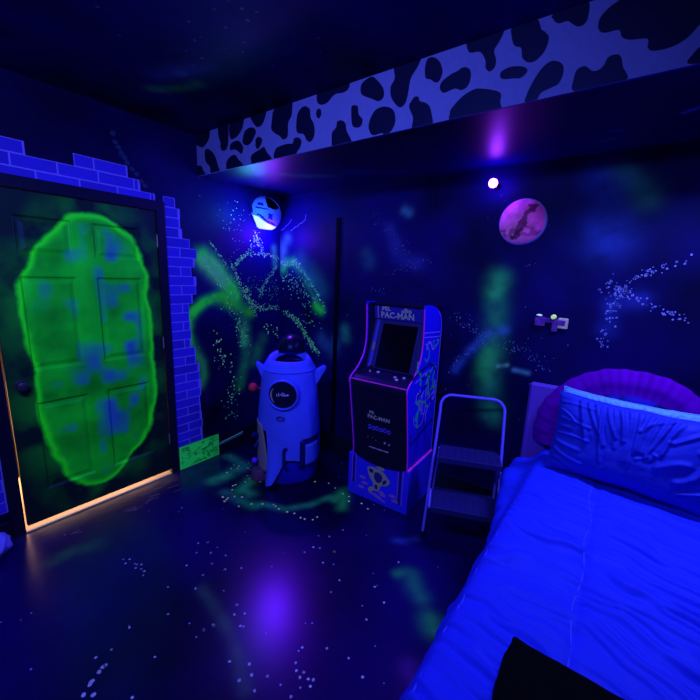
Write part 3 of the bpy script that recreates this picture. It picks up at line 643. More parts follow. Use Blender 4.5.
# bedspread
cloth_m = mat('bedspread_cloth', T(12, 24, 243, 1.25), .62, .25, bump=.12, nscale=260)
def top_profile(y):
    f = np.clip((y + .95) / .6, 0, 1)
    xh = 2.425 - .10 * f + .004 * math.sin(y * 23) + .003 * math.sin(y * 51 + 1)
    zh = .42 + .03 * f + .012 * math.sin(y * 17 + 2)
    P = [(xh, zh), (xh + .012, zh + .06), (xh + (2.463 - xh) * .7, .54), (2.468, .588), (2.495, .612), (2.56, .620), (2.68, .626), (2.778, .618), (2.88, .626), (3.1, .628), (3.3, .622), (3.42, .602), (3.475, .56), (3.50, .45), (3.52, .3)]
    return P
NU, NV = 300, 420
ys = np.linspace(-.115, -2.14, NV)
V = np.zeros((NV, NU, 3))
for j, y in enumerate(ys):
    P = np.array(catmull(top_profile(y), 6))
    s_ = np.concatenate([[0], np.cumsum(np.hypot(*np.diff(P, axis=0).T))])
    u = np.linspace(0, 1, NU) ** 1.0 * s_[-1]
    V[j, :, 0] = np.interp(u, s_, P[:, 0]); V[j, :, 2] = np.interp(u, s_, P[:, 1]); V[j, :, 1] = y
X, Y, Z = V[..., 0], V[..., 1], V[..., 2]
def ridged(x, y): return 1 - np.abs(2 * vnoise(x, y) - 1)
warp = (fbm(X * 2.5, Y * 2.5) - .5) * .22
tilt = Y + .22 * (X - 2.8) + warp
amp = .3 + 1.2 * fbm(X * 3 + 7, Y * 3 + 1, 2)
w1 = ridged(X * 3.0 + 3, tilt * 17) ** 2
w2 = ridged(X * 4.5 + 9, tilt * 33 + 4) ** 2
w3 = vnoise(X * 1.5, tilt * 8)
hsum = (.020 * w1 + .017 * w2 + .006 * w3) * amp - .012
fade = np.clip((Z - .5) / .1, 0.0, 1)
Z += hsum * fade
seam = np.exp(-((X - 2.778) / .014) ** 2); Z -= seam * .006 * fade
hem = np.clip((.58 - Z) / .1, 0, 1) * (X < 2.6)
X -= hem * (.009 * vnoise(Y * 34, Z * 8) + .009 * vnoise(Y * 75 + 3, Z * 14))
V[..., 1] += hem * .012 * (vnoise(Y * 30 + 9, Z * 14) - .5)
q = MB()
vs = V.reshape(-1, 3)
fs = [(j * NU + i, j * NU + i + 1, (j + 1) * NU + i + 1, (j + 1) * NU + i) for j in range(NV - 1) for i in range(NU - 1)]
q.add(vs, fs)
spread = q.build('bedspread', cloth_m, None, True)
tag(spread, 'wrinkled bright blue bedspread with a piped centre seam covering the bed', 'bedspread')
sd_ = spread.modifiers.new('thickness', 'SOLIDIFY'); sd_.thickness = .006; sd_.offset = -1
pipe_m = mat('seam_piping', T(28, 40, 250, 1.15), .6, .2)
ic = int(np.argmin(np.abs(V[NV // 2, :, 0] - 2.778)))
ie = int(np.argmin(np.abs(V[NV // 2, :, 0] - 2.474)))
for i_ in (ic, ie):
    zz = V[:, i_, 2]; xx = V[:, i_, 0]; kk = np.ones(15) / 15
    zz = np.convolve(np.pad(zz, 7, 'edge'), kk, 'valid'); xx = np.convolve(np.pad(xx, 7, 'edge'), kk, 'valid')
    pts = [(xx[j], V[j, i_, 1], max(zz[j] + .002, V[j, i_, 2] + .001) + .002) for j in range(0, NV, 3)]
    MB().tube(pts, .0034, 6).build('seam_piping', pipe_m, spread, True)

# pillows: two puffed faces, pulled-in edges, folds
def pillow(name, W, H, Th, m, seed, label, loc, rx, rz, flange=.012, ry=0.0):
    n, k = 210, 130
    U, S = np.meshgrid(np.linspace(-1, 1, n), np.linspace(-1, 1, k), indexing='ij')
    r = (1 - np.abs(U) ** 3.0) ** .55 * (1 - np.abs(S) ** 2.6) ** .6
    x = U * W / 2 * (1 - .05 * (1 - np.abs(S) ** 2)* np.abs(U) ** 4); z = S * H / 2 * (1 - .09 * (1 - U ** 2) * np.abs(S) ** 4)
    z = z + .012 * (fbm(U * 3 + seed, S * 0 + seed) - .5)
    pr2 = np.random.default_rng(int(seed * 10))
    edge = np.clip(np.minimum((1 - np.abs(U)) * W, (1 - np.abs(S)) * H) / .05, 0, 1)
    d = np.zeros_like(U)
    Ux, Sx = U * W / 2, S * H / 2
    def crease(p, q, bend, w, a):
        p = np.array(p); q = np.array(q); mid = (p + q) / 2 + np.array((q - p)[::-1]) * (bend, -bend)
        pts = [(1 - t) ** 2 * p + 2 * t * (1 - t) * mid + t * t * q for t in np.linspace(0, 1, 7)]
        D = seg_dist(Ux.ravel(), Sx.ravel(), pts).reshape(U.shape)
        return a * (np.exp(-(D / w) ** 2) - .5 * np.exp(-(D / (2.2 * w)) ** 2))
    for k_ in range(15):      # folds falling from the top edge and drawing together below
        x0 = -.24 + k_ * .029 + pr2.uniform(-.01, .01)
        ln = pr2.uniform(.12, .30)
        x1 = x0 + (-.02 - x0) * pr2.uniform(.2, .55)
        d += crease((x0, H * .44), (x1, H * .44 - ln), pr2.uniform(-.12, .12), pr2.uniform(.007, .013), pr2.uniform(.010, .022))
    for k_ in range(9):       # short creases off the left end
        z0 = -H * .42 + k_ * H * .1
        d += crease((-W * .47, z0), (-W * .47 + pr2.uniform(.06, .16), z0 - pr2.uniform(.0, .05)), pr2.uniform(-.2, .2), pr2.uniform(.006, .011), pr2.uniform(.008, .016))
    for k_ in range(8):       # long slack folds on the right
        x0 = pr2.uniform(.0, .3); z0 = pr2.uniform(-.17, .1)
        d += crease((x0, z0), (x0 + pr2.uniform(.05, .16), z0 + pr2.uniform(.02, .12)), pr2.uniform(-.25, .25), pr2.uniform(.008, .016), pr2.uniform(.008, .018))
    d = (d + .02 * (fbm(U * 2 + seed, S * 2) - .5)) * edge
    yf = -(Th / 2 * r + d * .9); yb = Th / 2 * r + d[::-1] * .4
    q = MB(); vs = np.stack([x, yf, z], -1).reshape(-1, 3); vb = np.stack([x, yb, z], -1).reshape(-1, 3)
    f1 = [(i * k + j, (i + 1) * k + j, (i + 1) * k + j + 1, i * k + j + 1) for i in range(n - 1) for j in range(k - 1)]
    q.add(vs, f1); q.add(vb, [t[::-1] for t in f1])
    o = q.build(name, m, None, True)
    for p in o.data.polygons: p.use_smooth = True
    o.location = loc; o.rotation_euler = (R(rx), R(ry), R(rz))
    bd = [(U[i, j], S[i, j]) for i, j in []]
    rim = [(x[i, 0], 0, z[i, 0]) for i in range(0, n, 3)] + [(x[-1, j], 0, z[-1, j]) for j in range(0, k, 3)] + [(x[i, -1], 0, z[i, -1]) for i in range(n - 1, -1, -3)] + [(x[0, j], 0, z[0, j]) for j in range(k - 1, -1, -3)]
    MB().tube(rim, .004, 6, True).build('edge_seam', m, o, True)
    return tag(o, label, 'pillow', 'pillows propped at the head of the bed')
pil_m = mat('pillowcase_cotton', T(13, 22, 190, 1.1), .55, .3, bump=.1, nscale=300)
pil_m2 = mat('pale_pillowcase_cotton', T(48, 92, 250, .9), .55, .3, bump=.1, nscale=300)
pillow('pillow', .72, .42, .16, pil_m, 3.0, 'creased blue pillow standing in front, leaning on the paler pillow', (2.893, -.375, .848), -13, -6)
pillow('pillow', .72, .41, .09, pil_m2, 8.0, 'paler blue pillow tucked behind the creased front pillow', (2.905, -.213, .845), -3, -4)

# round plush cushion against the headboard
q = MB(); n1, n2 = 40, 120; vs = []; cols = []
cx, cz, Rr = 2.855, .735, .452
for i in range(n1 + 1):
    t = i / n1
    for k in range(n2):
        a = 2 * math.pi * k / n2
        wob = 1 + .006 * math.sin(a * 31) * t ** 4 + .015 * (float(vnoise(a * 6, 3)) - .5)
        rr = Rr * t * wob
        yy = -.105 * (1 - t ** 3) ** .5 - .018 * math.exp(-((t - .86) / .07) ** 2) * (1 + .3 * math.sin(a * 31))
        xx = cx + rr * math.cos(a); zz = cz + rr * math.sin(a)
        vs.append((xx, yy * .62, max(zz, .660) - cz))
        pn = float(fbm(xx * 11 + 3, zz * 11, 3))
        rim = np.array(T(58, 0, 190, .8)); ink = np.array(T(6, 6, 70, .8)); mid = np.array(T(20, 14, 170, .8))
        if t > .72: c = .55 * rim * (.6 + .35 * math.sin(a * 31) ** 2 + .3 * pn)
        else: c = ink + (mid - ink) * np.clip((pn - .38) * 5, 0, 1)
        cols.append(c)
fs = [(i * n2 + k, i * n2 + (k + 1) % n2, (i + 1) * n2 + (k + 1) % n2, (i + 1) * n2 + k) for i in range(n1) for k in range(n2)]
back = [(x, .02 * (1 - min(1, math.hypot(x - cx, z) / Rr) ** 3), z) for x, y, z in vs]
o_ = len(vs)
q.add(vs, fs); q.add(back, [f[::-1] for f in fs]); q.col = cols + cols
cush = q.build('round_cushion', paint_mat('printed_plush', .85, .1, bump=.6, nscale=160), None, True, 60)
for p in cush.data.polygons: p.use_smooth = True
cush.data.transform(Matrix.Translation((-cx, 0, 0)))
cush.location = (cx, -.088, cz)
tag(cush, 'big round plush cushion with ruffled purple rim against the headboard', 'cushion')

# folded black throw on the bedspread
n, k = 90, 70; q = MB()
U, S = np.meshgrid(np.linspace(0, 1, n), np.linspace(0, 1, k), indexing='ij')
x = 2.643 + U * .62; y = -1.589 - S * .42
x = x + .012 * (fbm(S * 6, U * 2) - .5) * (U < .5); y = y + .02 * (fbm(U * 7, S * 2 + 4) - .5)
e = np.minimum(np.minimum(U, 1 - U) * .62, np.minimum(S, 1 - S) * .42)
z = .668 + .028 * np.clip(e / .03, 0, 1) ** .5 + .02 * (fbm(U * 5 + 3, S * 4) - .4) * np.clip(e / .05, 0, 1)
vs = np.stack([x, y, z], -1).reshape(-1, 3)
f1 = [(i * k + j, (i + 1) * k + j, (i + 1) * k + j + 1, i * k + j + 1) for i in range(n - 1) for j in range(k - 1)]
q.add(vs, f1)
lo = vs.copy(); lo[:, 2] = .668
q.add(lo, [t[::-1] for t in f1])
tag(q.build('folded_throw', mat('black_fleece', (.0015, .0015, .004), .95, .03, bump=.5, nscale=120), None, True), 'folded black throw lying on the foot of the blue bedspread', 'throw')

# ------------------------------------------------------------------ arcade cabinet
arc = tag(empty('arcade_cabinet', (1.277, -.454, 0), .037), 'small upright arcade cabinet on a riser, with glowing pink edges, beside the folding step stool', 'arcade machine')
WA = .454
prof = [(.005, .337), (-.004, .45), (-.035, .64), (-.07, .85), (-.082, .90), (-.078, .93), (-.05, .955), (0, .985), (.05, 1.03), (.085, 1.08), (.105, 1.135), (.113, 1.2), (.112, 1.3), (.10, 1.43), (.105, 1.452), (.20, 1.452), (.27, 1.44), (.33, 1.418), (.385, 1.38), (.41, 1.335), (.418, 1.28), (.418, .337)]
pr = catmull(prof[:14], 3)[:-1] + prof[13:]
side_m = mat('arcade_side_vinyl', T(10, 10, 222, .8), .35, .4)
ab = mat('arcade_black_laminate', (.003, .003, .03), .4, .4)
pink = mat('pink_edge_moulding', T(112, 22, 180, .8), .4, .3)
line_m = mat('side_art_outline', T(66, 58, 220, .7), .5, .3)
art_g = mat('side_art_green', T(20, 92, 130, .7), .5, .3)
art_d = mat('side_art_dark', T(5, 5, 110, .8), .5, .3)
for x0, x1 in ((0, .012), (WA - .012, WA)):
    sp_ = MB().prism(pr, x0, x1, (1, 2, 0)).build('side_panel', side_m, arc)
    xm = (x0 + x1) / 2
    fr = [(xm, b, z) for b, z in pr[:-8]]
    lp = [(min(b + .009, .40), min(z, 1.447)) for b, z in pr]
    MB().prism(lp, x1 if x0 < .1 else x0 - .002, x1 + .002 if x0 < .1 else x0, (1, 2, 0)).build('inner_liner', ab, sp_)
    MB().tube(fr, .0045, 6).build('edge_moulding', pink, sp_, True)
    if x0 > .1:
        X0 = WA + .0004; X1 = WA + .0014
        def strip(pts, w, m, nm):
            P = [np.array(p, float) for p in pts]; Lp = []; Rp = []
            for i, p in enumerate(P):
                d = P[min(i + 1, len(P) - 1)] - P[max(i - 1, 0)]; d = d / np.linalg.norm(d); nn = np.array((-d[1], d[0])) * w / 2
                Lp.append(tuple(p + nn)); Rp.append(tuple(p - nn))
            mb = MB()
            for i in range(len(P) - 1): mb.prism([Lp[i], Lp[i + 1], Rp[i + 1], Rp[i]], X0, X1, (1, 2, 0))
            return mb.build(nm, m, sp_)
        strip([(.112, 1.275), (.41, 1.255)], .006, line_m, 'art_stripe'); strip([(.112, 1.245), (.41, 1.222)], .006, line_m, 'art_stripe')
        strip([(.41, .345), (.411, 1.28), (.40, 1.335), (.375, 1.375), (.325, 1.408)], .005, line_m, 'art_stripe')
        strip([(-.03, .985), (.1, 1.02), (.24, 1.045), (.3, 1.03), (.39, .95)], .02, art_d, 'art_stripe')
        strip([(.02, .95), (.15, .985), (.25, 1.0)], .007, line_m, 'art_stripe')
        strip([(.01, .59), (.01, .52), (.38, .60)], .018, art_d, 'art_stripe')
        # abstract swirls standing in for the printed artwork
        bl = lambda pts, m: MB().prism(catmull(pts, 4, True), X0 - .0002, X1 - .0004, (1, 2, 0)).build('side_art', m, sp_)
        rr_ = random.Random(11)
        for (cx_, cz_, sx_, sz_, nn_) in ((.11, .80, .07, .12, 7), (.31, .80, .06, .15, 7), (.31, 1.13, .05, .05, 3), (.2, .9, .1, .05, 3)):
            for q_ in range(nn_):
                x_, z_ = cx_ + rr_.uniform(-1, 1) * sx_, cz_ + rr_.uniform(-1, 1) * sz_
                an = rr_.uniform(0, 6.28); pts = []
                for w_ in range(6):
                    pts.append((min(.385, max(.02, x_)), min(1.2, max(.62, z_))))
                    an += rr_.uniform(-1.1, 1.3); x_ += .035 * math.cos(an); z_ += .045 * math.sin(an)
                strip(catmull(pts, 4), rr_.uniform(.006, .02), rr_.choice((art_g, art_g, line_m, art_d)), 'side_art')
        strip(catmull([(.14, 1.2), (.2, 1.16), (.22, 1.1), (.18, 1.07), (.15, 1.1)], 5), .008, art_g, 'side_art')
        strip(catmull([(.03, .72), (.05, .66), (.09, .63), (.16, .62), (.2, .66), (.22, .74), (.21, .86), (.24, .94)], 5), .007, line_m, 'side_art')
        strip(catmull([(.24, .62), (.25, .7), (.3, .73), (.34, .78)], 5), .007, line_m, 'side_art')
        strip(catmull([(.1, .98), (.17, .95), (.22, .97), (.28, .96)], 5), .01, art_d, 'side_art')
# carcass between the sides
ci = MB()
xi0, xi1 = .0145, WA - .0145
ci.box(xi0, xi1, .400, .416, .34, 1.30)
ci.box(xi0, xi1, .16, .40, 1.434, 1.448)
ci.prism([(.385, 1.30), (.416, 1.30), (.40, 1.35), (.28, 1.432), (.25, 1.42)], xi0, xi1, (1, 2, 0))
ci.build('carcass', ab, arc)
ci = MB(); ci.prism([(.012, .30), (.006, .45), (-.027, .64), (-.06, .85), (-.07, .885), (.0, .885), (.02, .30)], xi0, xi1, (1, 2, 0))
# curved lower lip of the black front, hanging over the riser
kick = ci.build('kick_panel', ab, arc)
lip = [(xi0 + (xi1 - xi0) * t, .335 - .035 * math.sin(math.pi * min(1, max(0, (t - .05) / .95))) ** .7 + (.012 if t < .05 else 0)) for t in np.linspace(0, 1, 24)]
MB().prism([(xi0, .36)] + lip + [(xi1, .36)], -.008, -.004, (0, 2, 1)).build('front_lip', ab, arc)
# control deck
cd = MB(); cd.prism([(-.072, .885), (-.076, .925), (-.04, .95), (.11, .972), (.13, .94), (.13, .885)], xi0, xi1, (1, 2, 0))
deck = cd.build('control_deck', mat('control_deck_vinyl', T(5, 5, 52, .8), .4, .3), arc)
MB().tube([(xi0, -.076, .927), (xi1, -.076, .927)], .0042, 8).build('edge_moulding', pink, deck, True)
def on_deck(x, b): return Matrix.Translation((x, b, .9505 + (b + .04) * .147)) @ Matrix.Rotation(math.atan(.147), 4, 'X')
joy = MB(); joy.lathe([(.016, 0), (.016, .004), (.005, .006), (.005, .04), (.006, .042), (.013, .05), (.016, .058), (.013, .067), (.005, .073)], 20, on_deck(.12, .02))
joy.build('joystick', mat('joystick_ball', T(14, 6, 60, .8), .3, .4), deck, True)
btn = mat('pale_button', T(80, 80, 190, .8), .35, .5)
for x, b in ((.09, .055), (.15, .06), (.30, .03), (.36, .045), (.33, -.005)):
    MB().lathe([(.012, 0), (.012, .004), (.009, .007), (.002, .0075)], 18, on_deck(x, b)).build('button', btn, deck, True)
# bezel and screen
def tilt(x0, x1, u0, u1, d0, d1, mb):
    """slab on the leaning screen plane: x range, 0..1 up the slope, depth in front of it"""
    p0 = np.array((.11, .975)); p1 = np.array((.225, 1.325)); dv = p1 - p0; L_ = np.linalg.norm(dv); dv = dv / L_; nv = np.array((-dv[1], dv[0]))
    pts = []
    for u in (u0, u1):
        for dd in (d0, d1): pts.append(p0 + dv * L_ * u + nv * dd)
    mb.prism([pts[0], pts[2], pts[3], pts[1]], x0, x1, (1, 2, 0))
bz = MB(); tilt(xi0, xi1, 0, 1, -.012, 0, bz)
bezel = bz.build('bezel', mat('bezel_print', T(14, 12, 90, .7), .35, .4), arc)
bf = MB(); tilt(.032, .056, .02, .98, .0005, .003, bf); bf.build('bezel_stripe', mat('bezel_stripe_blue', T(24, 26, 175, .7), .35, .4), bezel)
bf = MB(); tilt(.078, .088, .04, .93, .0005, .006, bf); tilt(WA - .088, WA - .078, .04, .93, .0005, .006, bf); tilt(.088, WA - .088, .915, .93, .0005, .006, bf); tilt(.088, WA - .088, .01, .02, .0005, .006, bf)
bf.build('screen_frame', mat('screen_frame_blue', T(16, 16, 112, .7), .35, .4), bezel)
sc_ = MB(); tilt(.088, WA - .088, .02, .915, .0005, .003, sc_); sc_.build('screen', mat('dark_screen_glass', (.001, .001, .008), .12, .5), arc)
st = MB(); tilt(.036, .054, .36, .52, .003, .005, st); st.build('sticker', mat('grey_sticker', T(52, 56, 100, .7), .6, .2), bezel)
# marquee
mq = MB(); mq.prism([(.21, 1.328), (.19, 1.436), (.20, 1.438), (.222, 1.328)], xi0, xi1, (1, 2, 0))
marq = mq.build('marquee', mat('marquee_print', T(12, 12, 130, .6), .3, .4), arc)
mang = math.atan2(1.436 - 1.328, .19 - .21)
MqM = lambda x, t: Matrix.Translation((x, .21 - .02 * t - .002, 1.328 + .108 * t)) @ Matrix.Rotation(mang, 4, 'X')
pale = mat('marquee_lettering', T(82, 90, 160, .8), .5, .3)
text('lettering', 'MS.', .052, MqM(.115, .72), pale, marq, .0012)
text('lettering', 'PAC-MAN', .060, MqM(.20, .27), pale, marq, .0016)
mf = MB()
for x0, x1, t0, t1 in ((.04, .05, .02, .98), (.04, .27, .95, .99), (.27, .41, .86, .89), (.27, .41, .95, .99)):
    z0, z1 = 1.328 + .108 * t0, 1.328 + .108 * t1
    mf.prism([(.21 - .02 * t0 - .0025, z0), (.21 - .02 * t1 - .0025, z1), (.21 - .02 * t1, z1), (.21 - .02 * t0, z0)], x0, x1, (1, 2, 0))
mf.build('marquee_border', mat('marquee_border_print', T(60, 46, 150, .6), .5, .3), marq)
blot = MB()
for (x, t, r) in ((.27, .68, .018), (.30, .62, .014), (.245, .6, .012)):
    M_ = MqM(x, t); blot.lathe([(r, 0), (r, .001)], 14, M_)
blot.build('marquee_art', mat('marquee_art_grey', T(60, 66, 130, .6), .5, .3), marq)
# printing on the black front
def KM(x, z):
    b = np.interp(z, [.30, .45, .64, .85], [.012, .006, -.027, -.06]); sl = np.interp(z, [.3, .45, .64, .85], [88, 85, 81, 81])
    return Matrix.Translation((x, b - .001, z)) @ Matrix.Rotation(R(180 - sl), 4, 'X')
text('lettering', 'MS.', .030, KM(.172, .70), pale, kick, .0006)
text('lettering', 'PAC-MAN', .040, KM(.225, .665), pale, kick, .0008)
bb = MB(); blue_p = mat('front_logo_blue', T(34, 30, 215, .55), .5, .3)
for i in range(6):
    x = .150 + i * .031; r = .5 * (.030 if i % 2 else .034)
    M_ = KM(x, .585 - .004 * (i % 2)); ring = [M_ @ Vector((.0115 * math.cos(a), r * .85 * math.sin(a), .0008)) for a in np.linspace(0, 2 * math.pi, 13)[:-1]]
    bb.tube(ring, .0032, 5, True)
bb.build('front_logo', blue_p, kick)
mk = MB(); fp_m = mat('front_print_grey', T(70, 68, 150, .55), .5, .3)
for x, z, r in ((.13, .495, .004), (.17, .50, .003), (.195, .485, .003), (.268, .485, .009), (.30, .478, .006), (.31, .487, .004)):
    MB().lathe([(r, 0), (r, .001)], 10, KM(x, z)).build('front_mark', fp_m, kick)
for i in range(9):
    mk.tube([KM(.145 + i * .018, .418 + .003 * (i % 2)) @ Vector((-.0095, 0, .0006)), KM(.145 + i * .018, .418 + .003 * ((i + 1) % 2)) @ Vector((.0095, 0, .0006))], .0022 + .0012 * (i % 3), 6)
mk.build('front_print', fp_m, kick)
# riser
rs = MB(); rs.box(-.03, WA + .014, -.0, .415, .0, .330, .004)
riser = rs.build('riser', mat('riser_vinyl', T(14, 14, 200, .62), .4, .35), arc)
MB().tube([(WA + .004, .0, .334), (WA + .004, .415, .334)], .006, 8).build('edge_moulding', mat('red_edge_moulding', T(225, 30, 170, .8), .4, .3), riser, True)
rl = mat('riser_stripe_violet', T(58, 40, 165, .62), .5, .3)
for x in (.003, .033, WA - .068, WA - .032):
    MB().box(x, x + .005, -.0015, -.0003, .06 if x > .2 else .1, .322).build('riser_stripe', rl, riser)
for x in (.012, WA - .058):
    MB().box(x, x + .018, -.0012, -.0003, .06 if x > .2 else .1, .322).build('riser_stripe', art_d, riser)
ra = mat('riser_art_grey', T(66, 72, 118, .62), .5, .3)
def rb(pts, m, d=.0014): MB().prism(catmull(pts, 4, True), -.0003, -d, (0, 2, 1)).build('riser_art', m, riser)
rb([(.14, .26), (.19, .275), (.25, .27), (.29, .245), (.325, .2), (.30, .165), (.26, .15), (.235, .1), (.20, .1), (.19, .15), (.16, .19), (.145, .225)], ra)
rb([(.2, .235), (.235, .245), (.265, .22), (.255, .18), (.225, .165), (.2, .19)], mat('riser_art_dark', T(12, 12, 100, .62), .5, .3), .002)
rdk = mat('riser_art_ink', T(10, 10, 90, .62), .5, .3)
rb([(.15, .25), (.18, .255), (.19, .235), (.165, .225)], rdk, .002); rb([(.27, .19), (.295, .21), (.3, .19), (.275, .165)], rdk, .002)
rb([(.205, .14), (.225, .145), (.23, .115), (.212, .11)], rdk, .002); rb([(.21, .29), (.26, .295), (.28, .28), (.25, .272)], ra)
rb([(.15, .09), (.18, .12), (.2, .1), (.17, .07)], ra); rb([(.24, .1), (.27, .11), (.3, .08), (.26, .07)], rl)
rb([(.15, .06), (.2, .075), (.27, .05), (.30, .03), (.24, .04), (.19, .055)], rl)
for x, z in ((.07, .16), (.09, .12), (.32, .1), (.345, .07), (.06, .08)):
    rb([(x, z), (x + .03, z + .018), (x + .06, z + .002), (x + .03, z - .008)], rl)

# ------------------------------------------------------------------ toy rocket
RC = Vector((.665, -.515, 0))
rocket = tag(empty('toy_rocket', RC, R(-44.2 + 90)), 'white plastic play rocket with round porthole and fins standing in the corner', 'toy rocket')
# local frame: -y faces the camera side, +x to the right of it
white_p = mat('white_plastic', T(26, 40, 212, .8), .5, .25, noise=.06, nscale=8)
grey_p = mat('grey_plastic', T(52, 54, 112, .62), .5, .3)
dark_p = mat('dark_blue_plastic', T(3, 3, 84, .8), .4, .4)
blk_p = mat('black_plastic', (.002, .002, .02), .3, .3)
sh = MB()
n = 180; lv = 30; vs = []
def rad(z): return np.interp(z, [.1, .3, .45, .62, .8, .86, .885], [.262, .258, .252, .238, .219, .212, .205])
def low(a):
    """lower edge of the shell: arched at the front, a long leg left of centre"""
    d = (a + math.pi) % (2 * math.pi) - math.pi        # 0 = straight to the front
    if d >= -.12: base_ = .19 + .02 * math.cos(d * 4)
    elif d >= -.74: base_ = float(np.interp(-d, [.12, .22, .42, .60, .66, .74], [.205, .15, .03, .012, .25, .40]))
    else: base_ = float(np.interp(-d, [.74, 1.2, 2.0, 3.2], [.42, .47, .44, .18]))
    return base_
for i in range(lv + 1):
    t = i / lv
    for k in range(n):
        a = 2 * math.pi * k / n
        z0 = low(a); z = z0 + (.885 - z0) * t
        dd = (a + math.pi) % (2 * math.pi) - math.pi
        r = rad(z) + .075 * max(0, 1 - z / .34) ** 1.3 * math.exp(-((dd + .50) / .2) ** 2)
        vs.append((r * math.sin(a), -r * math.cos(a), z))
fs = [(i * n + k, i * n + (k + 1) % n, (i + 1) * n + (k + 1) % n, (i + 1) * n + k) for i in range(lv) for k in range(n)]
sh.add(vs, fs)
body = sh.build('shell', white_p, rocket, True, 50)
# roof: a sloping ring round an oval hatch
rf = MB(); nn = 64; vs = []
for r, z, sx in ((.207, .884, 0), (.214, .893, 0), (.205, .905, 0), (.185, .935, 0), (.165, .965, 0), (.155, .968, 0), (.118, .95, 0), (.112, .93, 0)):
    for k in range(nn):
        a = 2 * math.pi * k / nn
        lift = .045 * (math.cos(a) * -1 > 0) * max(0, -math.cos(a)) if r < .2 else 0
        vs.append((r * math.sin(a) * 1.0, -r * math.cos(a), z + lift))
fs = [(i * nn + k, i * nn + (k + 1) % nn, (i + 1) * nn + (k + 1) % nn, (i + 1) * nn + k) for i in range(7) for k in range(nn)]
rf.add(vs, fs); rf.build('roof', white_p, rocket, True, 50)
MB().lathe([(.001, .928), (.112, .930)], 40, Matrix.Scale(1, 4), cap=(False, False)).build('hatch_opening', blk_p, rocket, True)
# black nose dome tipped back behind the roof
nz = MB(); nz.lathe([(.112, 0), (.115, .02), (.112, .05), (.10, .09), (.075, .12), (.045, .14), (.012, .15)], 40, Matrix.Translation((.02, .115, .99)) @ Matrix.Rotation(R(-18), 4, 'X'))
nz.build('nose_dome', blk_p, rocket, True, 60)
# porthole
def on_shell(dx, z, push=0.0):
    r = rad(z) + push; a = math.asin(dx / r)
    return Matrix.Translation((r * math.sin(a), -r * math.cos(a), z)) @ Matrix.Rotation(a, 4, 'Z') @ Matrix.Rotation(R(90), 4, 'X')
M_ = on_shell(-.045, .735, .014)
ring = MB(); ring.lathe([(.124, -.055), (.120, .010), (.116, .019), (.109, .021), (.104, .014), (.103, .004)], 56, M_, cap=(False, False))
pr_ = ring.build('porthole_ring', white_p, rocket, True)
MB().lathe([(.103, .004), (.104, .006), (.0005, .010)], 48, M_, cap=(True, False)).build('porthole_glass', mat('dark_porthole_glass', (.003, .003, .035), .15, .5), rocket, True)
dc = MB()
for x, y, w, h in ((-.045, .0, .006, .02), (-.03, .004, .006, .03), (-.016, .004, .014, .006), (-.004, .006, .006, .03), (.012, -.002, .03, .008), (.01, .012, .008, .012), (.034, .002, .02, .012)):
    P_ = [M_ @ Vector((x + sx * w / 2, y + sy * h / 2 + .0, .0115 - .04 * (math.hypot(x, y) * .1))) for sx, sy in ((-1, -1), (1, -1), (1, 1), (-1, 1))]
    dc.add(P_, [(0, 1, 2, 3)])
dc.build('porthole_reflection', mat('porthole_reflection', T(64, 66, 190, .6), .6, .2), rocket)  # pale bits set on the glass to show a reflection
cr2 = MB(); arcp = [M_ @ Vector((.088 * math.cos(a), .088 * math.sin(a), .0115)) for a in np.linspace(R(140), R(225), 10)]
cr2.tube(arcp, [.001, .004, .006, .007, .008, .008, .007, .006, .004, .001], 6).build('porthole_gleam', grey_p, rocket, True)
# little oval badge
M2 = on_shell(-.062, .545, .001)
bd = MB(); el = [M2 @ Vector((.032 * math.cos(a), .017 * math.sin(a), .002)) for a in np.linspace(0, 2 * math.pi, 25)[:-1]]
bd.tube(el, .0035, 6, True); bd.build('badge_rim', dark_p, rocket, True)
text('badge_lettering', 'little tikes', .0115, M2 @ Matrix.Translation((0, 0, .001)), dark_p, rocket, .0003)
# handle slot, L-shaped recess, side hatch
def bar(pts, w, m, nm, push=.002, wd=None):
    mb = MB(); vs = []
    P = catmull(pts, 4) if len(pts) > 2 else pts
    mb.tube([on_shell(x, z, push) @ Vector((0, 0, 0)) for x, z in P], w, 8)
    return mb.build(nm, m, rocket, True)
bar([(-.012, .31), (-.032, .30), (-.036, .26), (-.036, .19), (-.032, .16), (-.012, .15)], .013, dark_p, 'handle_slot')
def patch(x0, x1, z0, z1, m, nm, push, k=8):
    mb = MB(); vs = []
    for i in range(k + 1):
        for j in range(k + 1):
            vs.append(on_shell(x0 + (x1 - x0) * i / k, z0 + (z1 - z0) * j / k, push) @ Vector((0, 0, 0)))
    mb.add(vs, [(i * (k + 1) + j, (i + 1) * (k + 1) + j, (i + 1) * (k + 1) + j + 1, i * (k + 1) + j + 1) for i in range(k) for j in range(k)])
    o = mb.build(nm, m, rocket, True)
    so_ = o.modifiers.new('thickness', 'SOLIDIFY'); so_.thickness = .006; so_.offset = -1
    return o
patch(.085, .125, .135, .36, dark_p, 'step_recess', .0025); patch(.10, .238, .325, .37, dark_p, 'step_recess', .0025)
patch(.13, .236, .15, .32, white_p, 'step_panel', .008)
